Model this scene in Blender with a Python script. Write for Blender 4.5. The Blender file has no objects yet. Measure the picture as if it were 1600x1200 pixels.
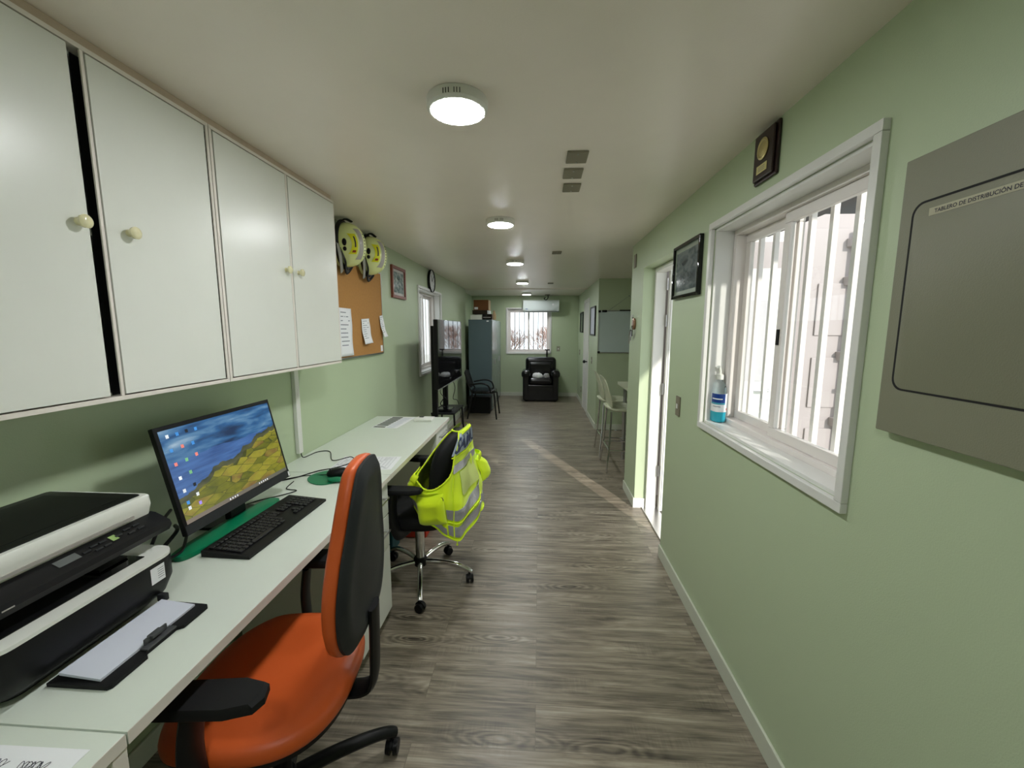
import bpy, bmesh, math, random
from mathutils import Vector, Matrix
random.seed(7)
SC = bpy.context.scene
COL = SC.collection

# ------------------------------------------------------------------ camera
def make_camera():
    f, vp, roll, h = 645.0, (843.0, 514.0), math.radians(0.6), 1.5
    yd = Vector((vp[0]-800, -(vp[1]-600), -f)).normalized()
    up = Vector((math.sin(roll), math.cos(roll), 0))
    zu = (up - up.dot(yd)*yd).normalized()
    xr = yd.cross(zu)
    R = Matrix((xr, yd, zu))            # camera -> world
    cd = bpy.data.cameras.new('camera'); co = bpy.data.objects.new('camera', cd); COL.objects.link(co)
    cd.sensor_fit = 'HORIZONTAL'; cd.sensor_width = 36.0; cd.lens = f/1600*36.0
    cd.clip_start = 0.02; cd.clip_end = 200
    co.matrix_world = Matrix.Translation((0, 0, h)) @ R.to_4x4()
    SC.camera = co
make_camera()

# ------------------------------------------------------------------ world, sun, exposure
SC.view_settings.view_transform = 'Standard'; SC.view_settings.look = 'None'
SC.view_settings.gamma = 1.0; SC.view_settings.use_curve_mapping = False
SC.view_settings.exposure = 0.85
W = bpy.data.worlds.new('sky'); SC.world = W; W.use_nodes = True
W.node_tree.nodes['Background'].inputs[0].default_value = (0.86, 0.93, 1.0, 1)
W.node_tree.nodes['Background'].inputs[1].default_value = 1.25
sd = bpy.data.lights.new('sun', 'SUN'); sd.energy = 2.2; sd.angle = math.radians(1.2); sd.color = (1.0, 0.93, 0.86)
so = bpy.data.objects.new('sun', sd); COL.objects.link(so)
so.rotation_euler = Vector((-0.403, 0.915, -0.46)).to_track_quat('-Z', 'Y').to_euler()
LAMP_STRENGTH = 82.0

# ------------------------------------------------------------------ materials
MATS = {}
def mat(name, col, rough=0.5, metal=0.0, spec=0.5, bump=0.0, bscale=200.0, trans=0.0, ior=1.45, coat=0.0, var=0.0, vscale=6.0, alpha=1.0, sheen=0.0, emit=None, estr=0.0, bdist=0.001):
    if name in MATS: return MATS[name]
    m = bpy.data.materials.new(name); m.use_nodes = True
    nt = m.node_tree; b = nt.nodes['Principled BSDF']
    c = (col[0], col[1], col[2], 1)
    b.inputs['Base Color'].default_value = c
    b.inputs['Roughness'].default_value = rough; b.inputs['Metallic'].default_value = metal
    b.inputs['Specular IOR Level'].default_value = spec; b.inputs['IOR'].default_value = ior
    b.inputs['Transmission Weight'].default_value = trans; b.inputs['Coat Weight'].default_value = coat
    b.inputs['Sheen Weight'].default_value = sheen; b.inputs['Alpha'].default_value = alpha
    if emit: b.inputs['Emission Color'].default_value = (*emit, 1); b.inputs['Emission Strength'].default_value = estr
    tc = nt.nodes.new('ShaderNodeTexCoord')
    if bump > 0:
        n = nt.nodes.new('ShaderNodeTexNoise'); n.inputs['Scale'].default_value = bscale; n.inputs['Detail'].default_value = 3
        bp = nt.nodes.new('ShaderNodeBump'); bp.inputs['Strength'].default_value = bump; bp.inputs['Distance'].default_value = bdist
        nt.links.new(tc.outputs['Object'], n.inputs['Vector']); nt.links.new(n.outputs[0], bp.inputs['Height']); nt.links.new(bp.outputs[0], b.inputs['Normal'])
    n2 = nt.nodes.new('ShaderNodeTexNoise'); n2.inputs['Scale'].default_value = vscale; n2.inputs['Detail'].default_value = 4
    nt.links.new(tc.outputs['Object'], n2.inputs['Vector'])
    mx = nt.nodes.new('ShaderNodeMix'); mx.data_type = 'RGBA'
    v = max(var, 0.03)
    mx.inputs[6].default_value = tuple(x*(1-v) for x in col)+(1,); mx.inputs[7].default_value = tuple(min(1, x*(1+v)) for x in col)+(1,)
    nt.links.new(n2.outputs[0], mx.inputs[0]); nt.links.new(mx.outputs[2], b.inputs['Base Color'])
    MATS[name] = m; return m

def s2l(r, g, b):
    return tuple(((x/255)/12.92 if x/255 <= .04045 else ((x/255+.055)/1.055)**2.4) for x in (r, g, b))

M_wall = mat('green_wall_paint', s2l(184, 199, 166), 0.42, bump=0.35, bscale=260, var=0.03, vscale=2.0)
M_ceil = mat('ceiling_paint', s2l(246, 236, 226), 0.28, bump=0.5, bscale=240, var=0.02, bdist=0.0006)
M_white = mat('white_paint', s2l(226, 226, 220), 0.4, bump=0.1, bscale=150)
M_trimw = mat('window_trim_white', s2l(222, 222, 218), 0.32, bump=0.1, bscale=60)
M_alu = mat('white_aluminium', s2l(232, 226, 222), 0.3)
M_mel = mat('white_melamine', s2l(228, 230, 222), 0.28, var=0.015, bump=0.08, bscale=500)
M_desk = mat('desk_melamine', s2l(214, 222, 210), 0.33, var=0.015, bump=0.08, bscale=500)
M_edge = mat('raw_board_edge', s2l(196, 178, 156), 0.7, var=0.1, vscale=40)
M_edgew = mat('melamine_edge_band', s2l(230, 223, 214), 0.5, var=0.05, vscale=30)
M_black = mat('black_plastic', (0.005, 0.005, 0.0055), 0.42, spec=0.28, bump=0.1, bscale=900)
M_blackm = mat('matt_black_plastic', (0.007, 0.0075, 0.008), 0.62, spec=0.28, bump=0.2, bscale=700)
M_gloss = mat('glossy_black', (0.006, 0.006, 0.007), 0.03)
M_char = mat('charcoal_shell', (0.020, 0.022, 0.024), 0.55, spec=0.35, bump=0.25, bscale=900)
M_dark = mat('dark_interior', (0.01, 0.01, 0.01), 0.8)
M_orange = mat('orange_leatherette', s2l(208, 92, 38), 0.42, bump=0.25, bscale=600, var=0.05)
M_chrome = mat('chrome', (0.75, 0.75, 0.76), 0.12, metal=1.0)
M_steel = mat('brushed_steel', (0.55, 0.55, 0.56), 0.3, metal=1.0)
M_greyp = mat('grey_green_panel', s2l(128, 128, 108), 0.45, bump=0.5, bscale=350, var=0.03)
M_plate = mat('grey_plate', s2l(132, 126, 108), 0.5)
M_cream = mat('cream_ceramic', s2l(228, 222, 180), 0.15, coat=0.5)
M_cork = mat('cork', s2l(176, 128, 70), 0.85, bump=0.5, bscale=300, var=0.12, vscale=60)
M_paper = mat('paper', s2l(236, 238, 240), 0.7)
M_paper2 = mat('paper_white_blue', s2l(205, 210, 222), 0.75)
M_ink = mat('ink', (0.03, 0.03, 0.05), 0.7)
M_inkg = mat('grey_ink', s2l(120, 125, 135), 0.7)
M_greenpad = mat('green_leatherette', s2l(0, 118, 78), 0.4, bump=0.2, bscale=500)
M_vest = mat('fluorescent_yellow_fabric', s2l(226, 255, 14), 0.75, bump=0.5, bscale=900, sheen=0.3, bdist=0.0006)
M_vestp = mat('bright_yellow_piping', s2l(225, 250, 40), 0.6)
M_silver = mat('silver_reflective_tape', s2l(176, 176, 184), 0.35, metal=0.45, bump=0.9, bscale=45, bdist=0.004)
M_navy = mat('navy_lettering', s2l(34, 48, 90), 0.5)
M_leather = mat('black_leather', (0.006, 0.006, 0.007), 0.20, bump=0.4, bscale=30, bdist=0.004)
M_locker = mat('grey_blue_steel', s2l(88, 106, 112), 0.38, bump=0.1, bscale=20)
M_lockd = mat('grey_steel_door', s2l(118, 130, 128), 0.22, bump=0.15, bscale=8, bdist=0.003)
M_card = mat('cardboard', s2l(120, 78, 44), 0.85, var=0.1)
M_cardl = mat('light_cardboard', s2l(196, 170, 132), 0.85)
M_brownf = mat('brown_wood_frame', s2l(122, 62, 46), 0.4, var=0.15, vscale=20)
M_dkwood = mat('dark_walnut', s2l(44, 28, 26), 0.3, var=0.2, vscale=30)
M_brass = mat('antique_brass', (0.55, 0.47, 0.22), 0.35, metal=1.0, bump=0.6, bscale=300)
M_brassp = mat('brass_plate', s2l(214, 204, 140), 0.35, metal=0.3)
M_frost = mat('stool_plastic', s2l(190, 196, 168), 0.35)
M_wb = mat('whiteboard_surface', s2l(196, 212, 208), 0.15)
M_helm = mat('pale_yellow_shell', s2l(226, 234, 166), 0.25, coat=0.3)
M_yel = mat('yellow_label', s2l(220, 218, 30), 0.35)
M_greyt = mat('grey_tape', s2l(168, 164, 158), 0.35)
M_greycl = mat('grey_cloth', s2l(150, 150, 142), 0.9)
M_red = mat('red_mark', s2l(140, 50, 24), 0.5)
M_conc = mat('outdoor_concrete', s2l(190, 186, 180), 0.85, bump=0.5, bscale=60, var=0.1)
M_cont = mat('white_container_steel', s2l(176, 166, 165), 0.5, bump=0.1, bscale=10)
M_twig = mat('dry_twig', s2l(150, 112, 96), 0.9)
M_plank = mat('timber_plank', s2l(188, 150, 108), 0.8, var=0.15)
M_teal = mat('teal_plastic', s2l(12, 70, 76), 0.4)
M_redp = mat('orange_red_plastic', s2l(200, 52, 24), 0.4)
M_alu_th = mat('aluminium_sill', (0.75, 0.75, 0.76), 0.28, metal=1.0, bump=0.3, bscale=40)
M_ac = mat('ac_white', s2l(206, 216, 214), 0.3)

def glass_mat():
    m = bpy.data.materials.new('window_glass'); m.use_nodes = True; nt = m.node_tree; nt.nodes.clear()
    o = nt.nodes.new('ShaderNodeOutputMaterial'); t = nt.nodes.new('ShaderNodeBsdfTransparent'); t.inputs[0].default_value = (0.94, 0.96, 0.95, 1)
    g = nt.nodes.new('ShaderNodeBsdfGlossy'); g.inputs['Roughness'].default_value = 0.02
    lw = nt.nodes.new('ShaderNodeLayerWeight'); lw.inputs[0].default_value = 0.5; pw = nt.nodes.new('ShaderNodeMath'); pw.operation = 'POWER'; pw.inputs[1].default_value = 4.0; nt.links.new(lw.outputs['Facing'], pw.inputs[0]); f = nt.nodes.new('ShaderNodeMath'); f.operation = 'MULTIPLY_ADD'; f.inputs[1].default_value = 0.5; f.inputs[2].default_value = 0.03; nt.links.new(pw.outputs[0], f.inputs[0]); mx = nt.nodes.new('ShaderNodeMixShader')
    nt.links.new(f.outputs[0], mx.inputs[0]); nt.links.new(t.outputs[0], mx.inputs[1]); nt.links.new(g.outputs[0], mx.inputs[2]); nt.links.new(mx.outputs[0], o.inputs[0])
    return m
M_glass = glass_mat()
M_clear = mat('clear_plastic', (0.86, 0.93, 0.96), 0.08, trans=0.97, ior=1.12)
M_gel = mat('blue_gel', (0.02, 0.72, 0.95), 0.12, trans=0.1, ior=1.3)
M_lampe = mat('lamp_diffuser', (0.95, 0.97, 1.0), 0.5, emit=(0.97, 0.99, 1.0), estr=LAMP_STRENGTH)

def floor_mat():
    m = bpy.data.materials.new('grey_oak_laminate'); m.use_nodes = True; nt = m.node_tree; b = nt.nodes['Principled BSDF']
    N = nt.nodes.new; L = nt.links.new
    tc = N('ShaderNodeTexCoord')
    # planks: run along world X, 0.19 wide, 1.2 long
    br = N('ShaderNodeTexBrick'); br.inputs['Scale'].default_value = 1.0
    br.inputs['Brick Width'].default_value = 1.22; br.inputs['Row Height'].default_value = 0.185
    br.inputs['Mortar Size'].default_value = 0.0012; br.inputs['Mortar Smooth'].default_value = 0.3; br.offset = 0.37; br.squash = 1.0
    br.inputs['Color1'].default_value = (0.0, 0, 0, 1); br.inputs['Color2'].default_value = (1, 1, 1, 1); br.inputs['Mortar'].default_value = (0.5, 0.5, 0.5, 1)
    L(tc.outputs['Object'], br.inputs['Vector'])
    # per-plank offset of the grain
    add = N('ShaderNodeVectorMath'); add.operation = 'MULTIPLY_ADD'
    L(br.outputs['Color'], add.inputs[0]); add.inputs[1].default_value = (3.7, 0.0, 5.3); L(tc.outputs['Object'], add.inputs[2])
    mp = N('ShaderNodeMapping'); mp.inputs['Scale'].default_value = (1.3, 9.5, 1.0); L(add.outputs[0], mp.inputs[0])
    n1 = N('ShaderNodeTexNoise'); n1.inputs['Scale'].default_value = 2.2; n1.inputs['Detail'].default_value = 8; n1.inputs['Roughness'].default_value = 0.62; n1.inputs['Distortion'].default_value = 0.5
    L(mp.outputs[0], n1.inputs['Vector'])
    mp2 = N('ShaderNodeMapping'); mp2.inputs['Scale'].default_value = (3.0, 90.0, 1.0); L(add.outputs[0], mp2.inputs[0])
    n2 = N('ShaderNodeTexNoise'); n2.inputs['Scale'].default_value = 2.0; n2.inputs['Detail'].default_value = 6; L(mp2.outputs[0], n2.inputs['Vector'])
    # cathedral grain / knots
    mp3 = N('ShaderNodeMapping'); mp3.inputs['Scale'].default_value = (1.0, 5.5, 1.0); L(add.outputs[0], mp3.inputs[0])
    w = N('ShaderNodeTexWave'); w.wave_type = 'BANDS'; w.bands_direction = 'Y'; w.inputs['Scale'].default_value = 1.6; w.inputs['Distortion'].default_value = 9.0; w.inputs['Detail'].default_value = 3; w.inputs['Detail Scale'].default_value = 0.9
    L(mp3.outputs[0], w.inputs['Vector'])
    mx = N('ShaderNodeMix'); mx.data_type = 'FLOAT'; mx.inputs[0].default_value = 0.32; L(n1.outputs[0], mx.inputs[2]); L(n2.outputs[0], mx.inputs[3])
    mxb = N('ShaderNodeMix'); mxb.data_type = 'FLOAT'; mxb.inputs[0].default_value = 0.05; L(mx.outputs[0], mxb.inputs[2]); L(w.outputs[1], mxb.inputs[3])
    # sparse knots with stretched growth rings
    mk = N('ShaderNodeMapping'); mk.inputs['Scale'].default_value = (1.15, 4.6, 1.0); L(add.outputs[0], mk.inputs[0])
    nd = N('ShaderNodeTexNoise'); nd.inputs['Scale'].default_value = 3.0; nd.inputs['Detail'].default_value = 3; L(mk.outputs[0], nd.inputs['Vector'])
    vk = N('ShaderNodeTexVoronoi'); vk.inputs['Scale'].default_value = 1.35; vk.inputs['Randomness'].default_value = 1.0; L(mk.outputs[0], vk.inputs['Vector'])
    dd = N('ShaderNodeMath'); dd.operation = 'MULTIPLY_ADD'; L(nd.outputs[0], dd.inputs[0]); dd.inputs[1].default_value = 0.30; L(vk.outputs['Distance'], dd.inputs[2])
    sn = N('ShaderNodeMath'); sn.operation = 'MULTIPLY'; L(dd.outputs[0], sn.inputs[0]); sn.inputs[1].default_value = 85.0
    sn2 = N('ShaderNodeMath'); sn2.operation = 'SINE'; L(sn.outputs[0], sn2.inputs[0])
    mr = N('ShaderNodeMapRange'); mr.inputs[1].default_value = 0.10; mr.inputs[2].default_value = 0.42; mr.inputs[3].default_value = 0.075; mr.inputs[4].default_value = 0.0; L(vk.outputs['Distance'], mr.inputs[0])
    rg = N('ShaderNodeMath'); rg.operation = 'MULTIPLY'; L(sn2.outputs[0], rg.inputs[0]); L(mr.outputs[0], rg.inputs[1])
    co = N('ShaderNodeMapRange'); co.inputs[1].default_value = 0.0; co.inputs[2].default_value = 0.10; co.inputs[3].default_value = -0.22; co.inputs[4].default_value = 0.0; L(vk.outputs['Distance'], co.inputs[0])
    a1 = N('ShaderNodeMath'); a1.operation = 'ADD'; L(rg.outputs[0], a1.inputs[0]); L(co.outputs[0], a1.inputs[1])
    # fine cross saw marks in patches
    mc = N('ShaderNodeMapping'); mc.inputs['Scale'].default_value = (120.0, 6.0, 1.0); L(add.outputs[0], mc.inputs[0])
    nc = N('ShaderNodeTexNoise'); nc.inputs['Scale'].default_value = 1.0; nc.inputs['Detail'].default_value = 2; L(mc.outputs[0], nc.inputs['Vector'])
    pm = N('ShaderNodeMapping'); pm.inputs['Scale'].default_value = (2.2, 7.0, 1.0); L(add.outputs[0], pm.inputs[0])
    pn = N('ShaderNodeTexNoise'); pn.inputs['Scale'].default_value = 1.3; L(pm.outputs[0], pn.inputs['Vector'])
    pr2 = N('ShaderNodeMapRange'); pr2.inputs[1].default_value = 0.56; pr2.inputs[2].default_value = 0.68; pr2.inputs[3].default_value = 0.0; pr2.inputs[4].default_value = 0.16; L(pn.outputs[0], pr2.inputs[0])
    ncs = N('ShaderNodeMath'); ncs.operation = 'SUBTRACT'; L(nc.outputs[0], ncs.inputs[0]); ncs.inputs[1].default_value = 0.55
    cm = N('ShaderNodeMath'); cm.operation = 'MULTIPLY'; L(ncs.outputs[0], cm.inputs[0]); L(pr2.outputs[0], cm.inputs[1])
    a2 = N('ShaderNodeMath'); a2.operation = 'ADD'; L(a1.outputs[0], a2.inputs[0]); L(cm.outputs[0], a2.inputs[1])
    a3 = N('ShaderNodeMath'); a3.operation = 'ADD'; L(a2.outputs[0], a3.inputs[0]); L(mxb.outputs[0], a3.inputs[1])
    cr = N('ShaderNodeValToRGB'); e = cr.color_ramp.elements
    e[0].position = 0.30; e[0].color = (*s2l(66, 60, 52), 1); e[1].position = 0.72; e[1].color = (*s2l(190, 180, 162), 1)
    a = e.new(0.44); a.color = (*s2l(116, 107, 93), 1); a = e.new(0.56); a.color = (*s2l(150, 140, 123), 1)
    L(a3.outputs[0], cr.inputs[0])
    pl = N('ShaderNodeMix'); pl.data_type = 'RGBA'; pl.blend_type = 'MULTIPLY'; pl.inputs[0].default_value = 1.0
    pr = N('ShaderNodeMapRange'); pr.inputs[3].default_value = 0.86; pr.inputs[4].default_value = 1.08; L(br.outputs['Color'], pr.inputs[0])
    L(cr.outputs[0], pl.inputs[6]); L(pr.outputs[0], pl.inputs[7])
    dk = N('ShaderNodeMix'); dk.data_type = 'RGBA'; L(br.outputs['Fac'], dk.inputs[0]); L(pl.outputs[2], dk.inputs[6]); dk.inputs[7].default_value = (*s2l(112, 102, 88), 1)
    L(dk.outputs[2], b.inputs['Base Color'])
    b.inputs['Roughness'].default_value = 0.36
    bp = N('ShaderNodeBump'); bp.inputs['Strength'].default_value = 0.25; bp.inputs['Distance'].default_value = 0.001; L(mxb.outputs[0], bp.inputs['Height']); L(bp.outputs[0], b.inputs['Normal'])
    return m
M_floor = floor_mat()

def screen_mat():
    """procedural hills-and-fields landscape shown on the lit monitor"""
    m = bpy.data.materials.new('lit_landscape_screen'); m.use_nodes = True; nt = m.node_tree; b = nt.nodes['Principled BSDF']
    N = nt.nodes.new; L = nt.links.new
    uv = N('ShaderNodeUVMap'); sp = N('ShaderNodeSeparateXYZ'); L(uv.outputs[0], sp.inputs[0])
    def math_(op, a, b_=None, c=None):
        n = N('ShaderNodeMath'); n.operation = op
        for k, v in enumerate((a, b_, c)):
            if v is None: continue
            if isinstance(v, (int, float)): n.inputs[k].default_value = v
            else: L(v, n.inputs[k])
        return n.outputs[0]
    def noise(scale, sx, sy, det=4, dist=0.0):
        mp = N('ShaderNodeMapping'); mp.inputs['Scale'].default_value = (sx, sy, 1); L(uv.outputs[0], mp.inputs[0])
        n = N('ShaderNodeTexNoise'); n.inputs['Scale'].default_value = scale; n.inputs['Detail'].default_value = det; n.inputs['Distortion'].default_value = dist; L(mp.outputs[0], n.inputs['Vector']); return n.outputs[0]
    def ramp(fac, stops):
        r = N('ShaderNodeValToRGB'); e = r.color_ramp.elements
        e[0].position, e[0].color = stops[0][0], (*s2l(*stops[0][1]), 1); e[1].position, e[1].color = stops[-1][0], (*s2l(*stops[-1][1]), 1)
        for p, c in stops[1:-1]: a = e.new(p); a.color = (*s2l(*c), 1)
        L(fac, r.inputs[0]); return r.outputs[0]
    def mix(f, a, b_):
        n = N('ShaderNodeMix'); n.data_type = 'RGBA'; L(f, n.inputs[0]); L(a, n.inputs[6]); L(b_, n.inputs[7]); return n.outputs[2]
    U, V = sp.outputs[0], sp.outputs[1]
    sky = ramp(noise(3.0, 1.0, 3.2, 6, 0.4), [(0.32, (16, 44, 82)), (0.48, (40, 92, 142)), (0.60, (86, 130, 168)), (0.74, (170, 194, 210))])
    sea = ramp(noise(4.0, 1.0, 6.0), [(0.3, (40, 74, 130)), (0.7, (70, 112, 172))])
    seam = math_('LESS_THAN', V, math_('MULTIPLY_ADD', noise(4.0, 1.0, 0.0), 0.12, 0.60))
    c1 = mix(seam, sky, sea)
    ridge = math_('ADD', math_('MULTIPLY_ADD', U, 0.42, 0.22), math_('MULTIPLY', math_('SUBTRACT', noise(3.3, 1.4, 0.0, 5), 0.5), 0.34))
    far = math_('LESS_THAN', V, math_('ADD', ridge, 0.06))
    c2 = mix(far, c1, ramp(noise(6, 1, 3), [(0.3, (44, 54, 40)), (0.7, (92, 92, 60))]))
    hill = math_('LESS_THAN', V, ridge)
    mp = N('ShaderNodeMapping'); mp.inputs['Scale'].default_value = (7.0, 13.0, 1); mp.inputs['Rotation'].default_value = (0, 0, 0.75); L(uv.outputs[0], mp.inputs[0])
    vo = N('ShaderNodeTexVoronoi'); vo.feature = 'DISTANCE_TO_EDGE'; vo.inputs['Scale'].default_value = 1.0; vo.inputs['Randomness'].default_value = 0.55; L(mp.outputs[0], vo.inputs['Vector'])
    vc = N('ShaderNodeTexVoronoi'); vc.inputs['Scale'].default_value = 1.0; vc.inputs['Randomness'].default_value = 0.55; L(mp.outputs[0], vc.inputs['Vector'])
    sc = N('ShaderNodeSeparateXYZ'); L(vc.outputs['Color'], sc.inputs[0])
    base = ramp(math_('MULTIPLY_ADD', sc.outputs[0], 0.5, math_('MULTIPLY', noise(9, 1, 1.5), 0.5)), [(0.2, (66, 76, 20)), (0.4, (112, 112, 26)), (0.6, (150, 144, 44)), (0.8, (116, 86, 48))])
    edge = math_('LESS_THAN', vo.outputs['Distance'], 0.022)
    fld = mix(edge, base, ramp(U, [(0.0, (70, 72, 26)), (1.0, (60, 66, 24))]))
    c3 = mix(hill, c2, fld)
    bar = math_('LESS_THAN', V, 0.045)
    c4 = mix(bar, c3, ramp(U, [(0.0, (120, 108, 96)), (1.0, (92, 92, 84))]))
    b.inputs['Base Color'].default_value = (0.01, 0.01, 0.01, 1); b.inputs['Roughness'].default_value = 0.3
    L(c4, b.inputs['Emission Color']); b.inputs['Emission Strength'].default_value = 0.55
    return m
M_screen = screen_mat()

def photo_mat(name, stops, sx=6, sy=4, rough=0.08):
    m = bpy.data.materials.new(name); m.use_nodes = True; nt = m.node_tree; b = nt.nodes['Principled BSDF']
    uv = nt.nodes.new('ShaderNodeUVMap'); mp = nt.nodes.new('ShaderNodeMapping'); mp.inputs['Scale'].default_value = (sx, sy, 1)
    n = nt.nodes.new('ShaderNodeTexNoise'); n.inputs['Scale'].default_value = 1.0; n.inputs['Detail'].default_value = 5; n.inputs['Distortion'].default_value = 0.5
    r = nt.nodes.new('ShaderNodeValToRGB'); e = r.color_ramp.elements
    e[0].position, e[0].color = 0.3, (*s2l(*stops[0]), 1); e[1].position, e[1].color = 0.7, (*s2l(*stops[-1]), 1)
    for k, c in enumerate(stops[1:-1]): a = e.new(0.3+0.4*(k+1)/(len(stops)-1)); a.color = (*s2l(*c), 1)
    L = nt.links.new; L(uv.outputs[0], mp.inputs[0]); L(mp.outputs[0], n.inputs['Vector']); L(n.outputs[0], r.inputs[0]); L(r.outputs[0], b.inputs['Base Color'])
    b.inputs['Roughness'].default_value = rough
    return m
M_bw = photo_mat('black_and_white_photograph', [(58, 68, 72), (84, 96, 98), (112, 122, 124), (96, 108, 110)], 4, 5)
M_street = photo_mat('street_photograph', [(40, 60, 66), (96, 118, 120), (150, 160, 158), (190, 196, 190)], 5, 5)

# ------------------------------------------------------------------ mesh helpers
ROOT = {}          # object name -> world matrix of the thing it belongs to
def T(x, y, z): return Matrix.Translation((x, y, z))
def Rz(a): return Matrix.Rotation(a, 4, 'Z')
def Ry(a): return Matrix.Rotation(a, 4, 'Y')
def Rx(a): return Matrix.Rotation(a, 4, 'X')

class MB:
    def __init__(s): s.wn = False; s.bm = bmesh.new(); s.uv = s.bm.loops.layers.uv.new('UVMap')
    def _x(s, vs, M):
        if M is not None: bmesh.ops.transform(s.bm, matrix=M, verts=vs)
    def box(s, x0, x1, y0, y1, z0, z1, bev=0.0, seg=2, M=None):
        x0, x1 = sorted((x0, x1)); y0, y1 = sorted((y0, y1)); z0, z1 = sorted((z0, z1))
        r = bmesh.ops.create_cube(s.bm, size=1.0); vs = r['verts']
        for v in vs: v.co = Vector(((x0+x1)/2+v.co.x*(x1-x0), (y0+y1)/2+v.co.y*(y1-y0), (z0+z1)/2+v.co.z*(z1-z0)))
        if bev > 0:
            s.wn = True
            bev = min(bev, .49*min(x1-x0, y1-y0, z1-z0))
            es = list({e for v in vs for e in v.link_edges})
            r = bmesh.ops.bevel(s.bm, geom=es, offset=bev, segments=seg, affect='EDGES', profile=0.5)
            vs = list({v for f in r['faces'] for v in f.verts} | {v for v in vs if v.is_valid})
        s._x(vs, M); return s
    def loft(s, loops, cap=True, closed=True, M=None, cyclic=False):
        rows = [[s.bm.verts.new(p) for p in lp] for lp in loops]
        n = len(rows[0]); R = range(len(rows)-1 if not cyclic else len(rows))
        for i in R:
            a, b = rows[i], rows[(i+1) % len(rows)]
            for j in range(n if closed else n-1):
                k = (j+1) % n
                s.bm.faces.new((a[j], a[k], b[k], b[j]))
        if cap and closed and not cyclic:
            s.bm.faces.new(list(reversed(rows[0]))); s.bm.faces.new(rows[-1])
        s._x([v for r in rows for v in r], M); return s
    def tube(s, pts, r, n=10, M=None, cap=True, cyclic=False, flat=None):
        pts = [Vector(p) for p in pts]; rr = r if isinstance(r, (list, tuple)) else [r]*len(pts)
        loops = []; up = None
        for i, p in enumerate(pts):
            if cyclic: t = pts[(i+1) % len(pts)]-pts[i-1]
            else: t = pts[min(i+1, len(pts)-1)]-pts[max(i-1, 0)]
            t.normalize()
            if up is None: up = t.orthogonal().normalized() if flat is None else Vector(flat[0])
            u = (up-up.dot(t)*t)
            u = u.normalized() if u.length > 1e-6 else t.orthogonal().normalized()
            up = u; v = t.cross(u)
            k = 1.0 if flat is None else flat[1]
            loops.append([p+(u*math.cos(2*math.pi*j/n)*k+v*math.sin(2*math.pi*j/n))*rr[i] for j in range(n)])
        return s.loft(loops, cap=cap, M=M, cyclic=cyclic)
    def cyl(s, p0, p1, r0, r1=None, n=20, M=None):
        return s.tube([p0, p1], [r0, r1 if r1 is not None else r0], n, M)
    def lathe(s, prof, n=24, M=None):
        return s.loft([[(r*math.cos(2*math.pi*j/n), r*math.sin(2*math.pi*j/n), z) for j in range(n)] for r, z in prof], M=M)
    def ball(s, c, rx, ry, rz, M=None, u=20, v=12):
        r = bmesh.ops.create_uvsphere(s.bm, u_segments=u, v_segments=v, radius=1.0)
        for q in r['verts']: q.co = Vector((c[0]+q.co.x*rx, c[1]+q.co.y*ry, c[2]+q.co.z*rz))
        s._x(r['verts'], M); return s
    def prism(s, pts, d, M=None):
        """pts: outline in 3D, d: extrusion vector"""
        d = Vector(d); return s.loft([[Vector(p) for p in pts], [Vector(p)+d for p in pts]], M=M)
    def quad(s, a, b, c, d, M=None):
        vs = [s.bm.verts.new(p) for p in (a, b, c, d)]; f = s.bm.faces.new(vs)
        for l, t in zip(f.loops, ((0, 0), (1, 0), (1, 1), (0, 1))): l[s.uv].uv = t
        s._x(vs, M); return s
    def grid(s, fn, nu, nv):
        g = [[s.bm.verts.new(fn(i/nu, j/nv)) for i in range(nu+1)] for j in range(nv+1)]
        for j in range(nv):
            for i in range(nu):
                f = s.bm.faces.new((g[j][i], g[j][i+1], g[j+1][i+1], g[j+1][i]))
                for l, t in zip(f.loops, ((i, j), (i+1, j), (i+1, j+1), (i, j+1))): l[s.uv].uv = (t[0]/nu, t[1]/nv)
        return s
    def add_text(s, txt, fn, size=1.0, ext=0.0, align='LEFT'):
        """flat lettering; fn maps local (x,y,d) to 3D"""
        c = bpy.data.curves.new('t', 'FONT'); c.body = txt; c.size = size; c.align_x = align; c.offset = ext; c.resolution_u = 3
        o = bpy.data.objects.new('t', c); COL.objects.link(o)
        bpy.context.view_layer.update()
        me = bpy.data.meshes.new_from_object(o.evaluated_get(bpy.context.evaluated_depsgraph_get()))
        n0 = len(s.bm.verts); s.bm.from_mesh(me); s.bm.verts.ensure_lookup_table()
        for v in s.bm.verts[n0:]: v.co = Vector(fn(v.co.x, v.co.y))
        bpy.data.objects.remove(o); bpy.data.curves.remove(c); bpy.data.meshes.remove(me)
        return s
    def build(s, name, m, parent=None, ang=35, flip=False, local=False, fixn=True):
        if fixn: bmesh.ops.recalc_face_normals(s.bm, faces=s.bm.faces[:])
        if flip: bmesh.ops.reverse_faces(s.bm, faces=s.bm.faces[:])
        me = bpy.data.meshes.new(name); s.bm.to_mesh(me); s.bm.free()
        o = bpy.data.objects.new(name, me); COL.objects.link(o)
        me.materials.append(m)
        for p in me.polygons: p.use_smooth = True
        try: me.set_sharp_from_angle(angle=math.radians(ang))
        except Exception: pass
        if s.wn:
            md = o.modifiers.new('even_shading', 'WEIGHTED_NORMAL'); md.keep_sharp = True; md.weight = 100
        if parent is not None:
            R = ROOT[parent.name]
            if not local: me.transform(R.inverted())
            o.parent = parent; ROOT[o.name] = R
        else: ROOT[o.name] = Matrix.Identity(4)
        return o

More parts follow.
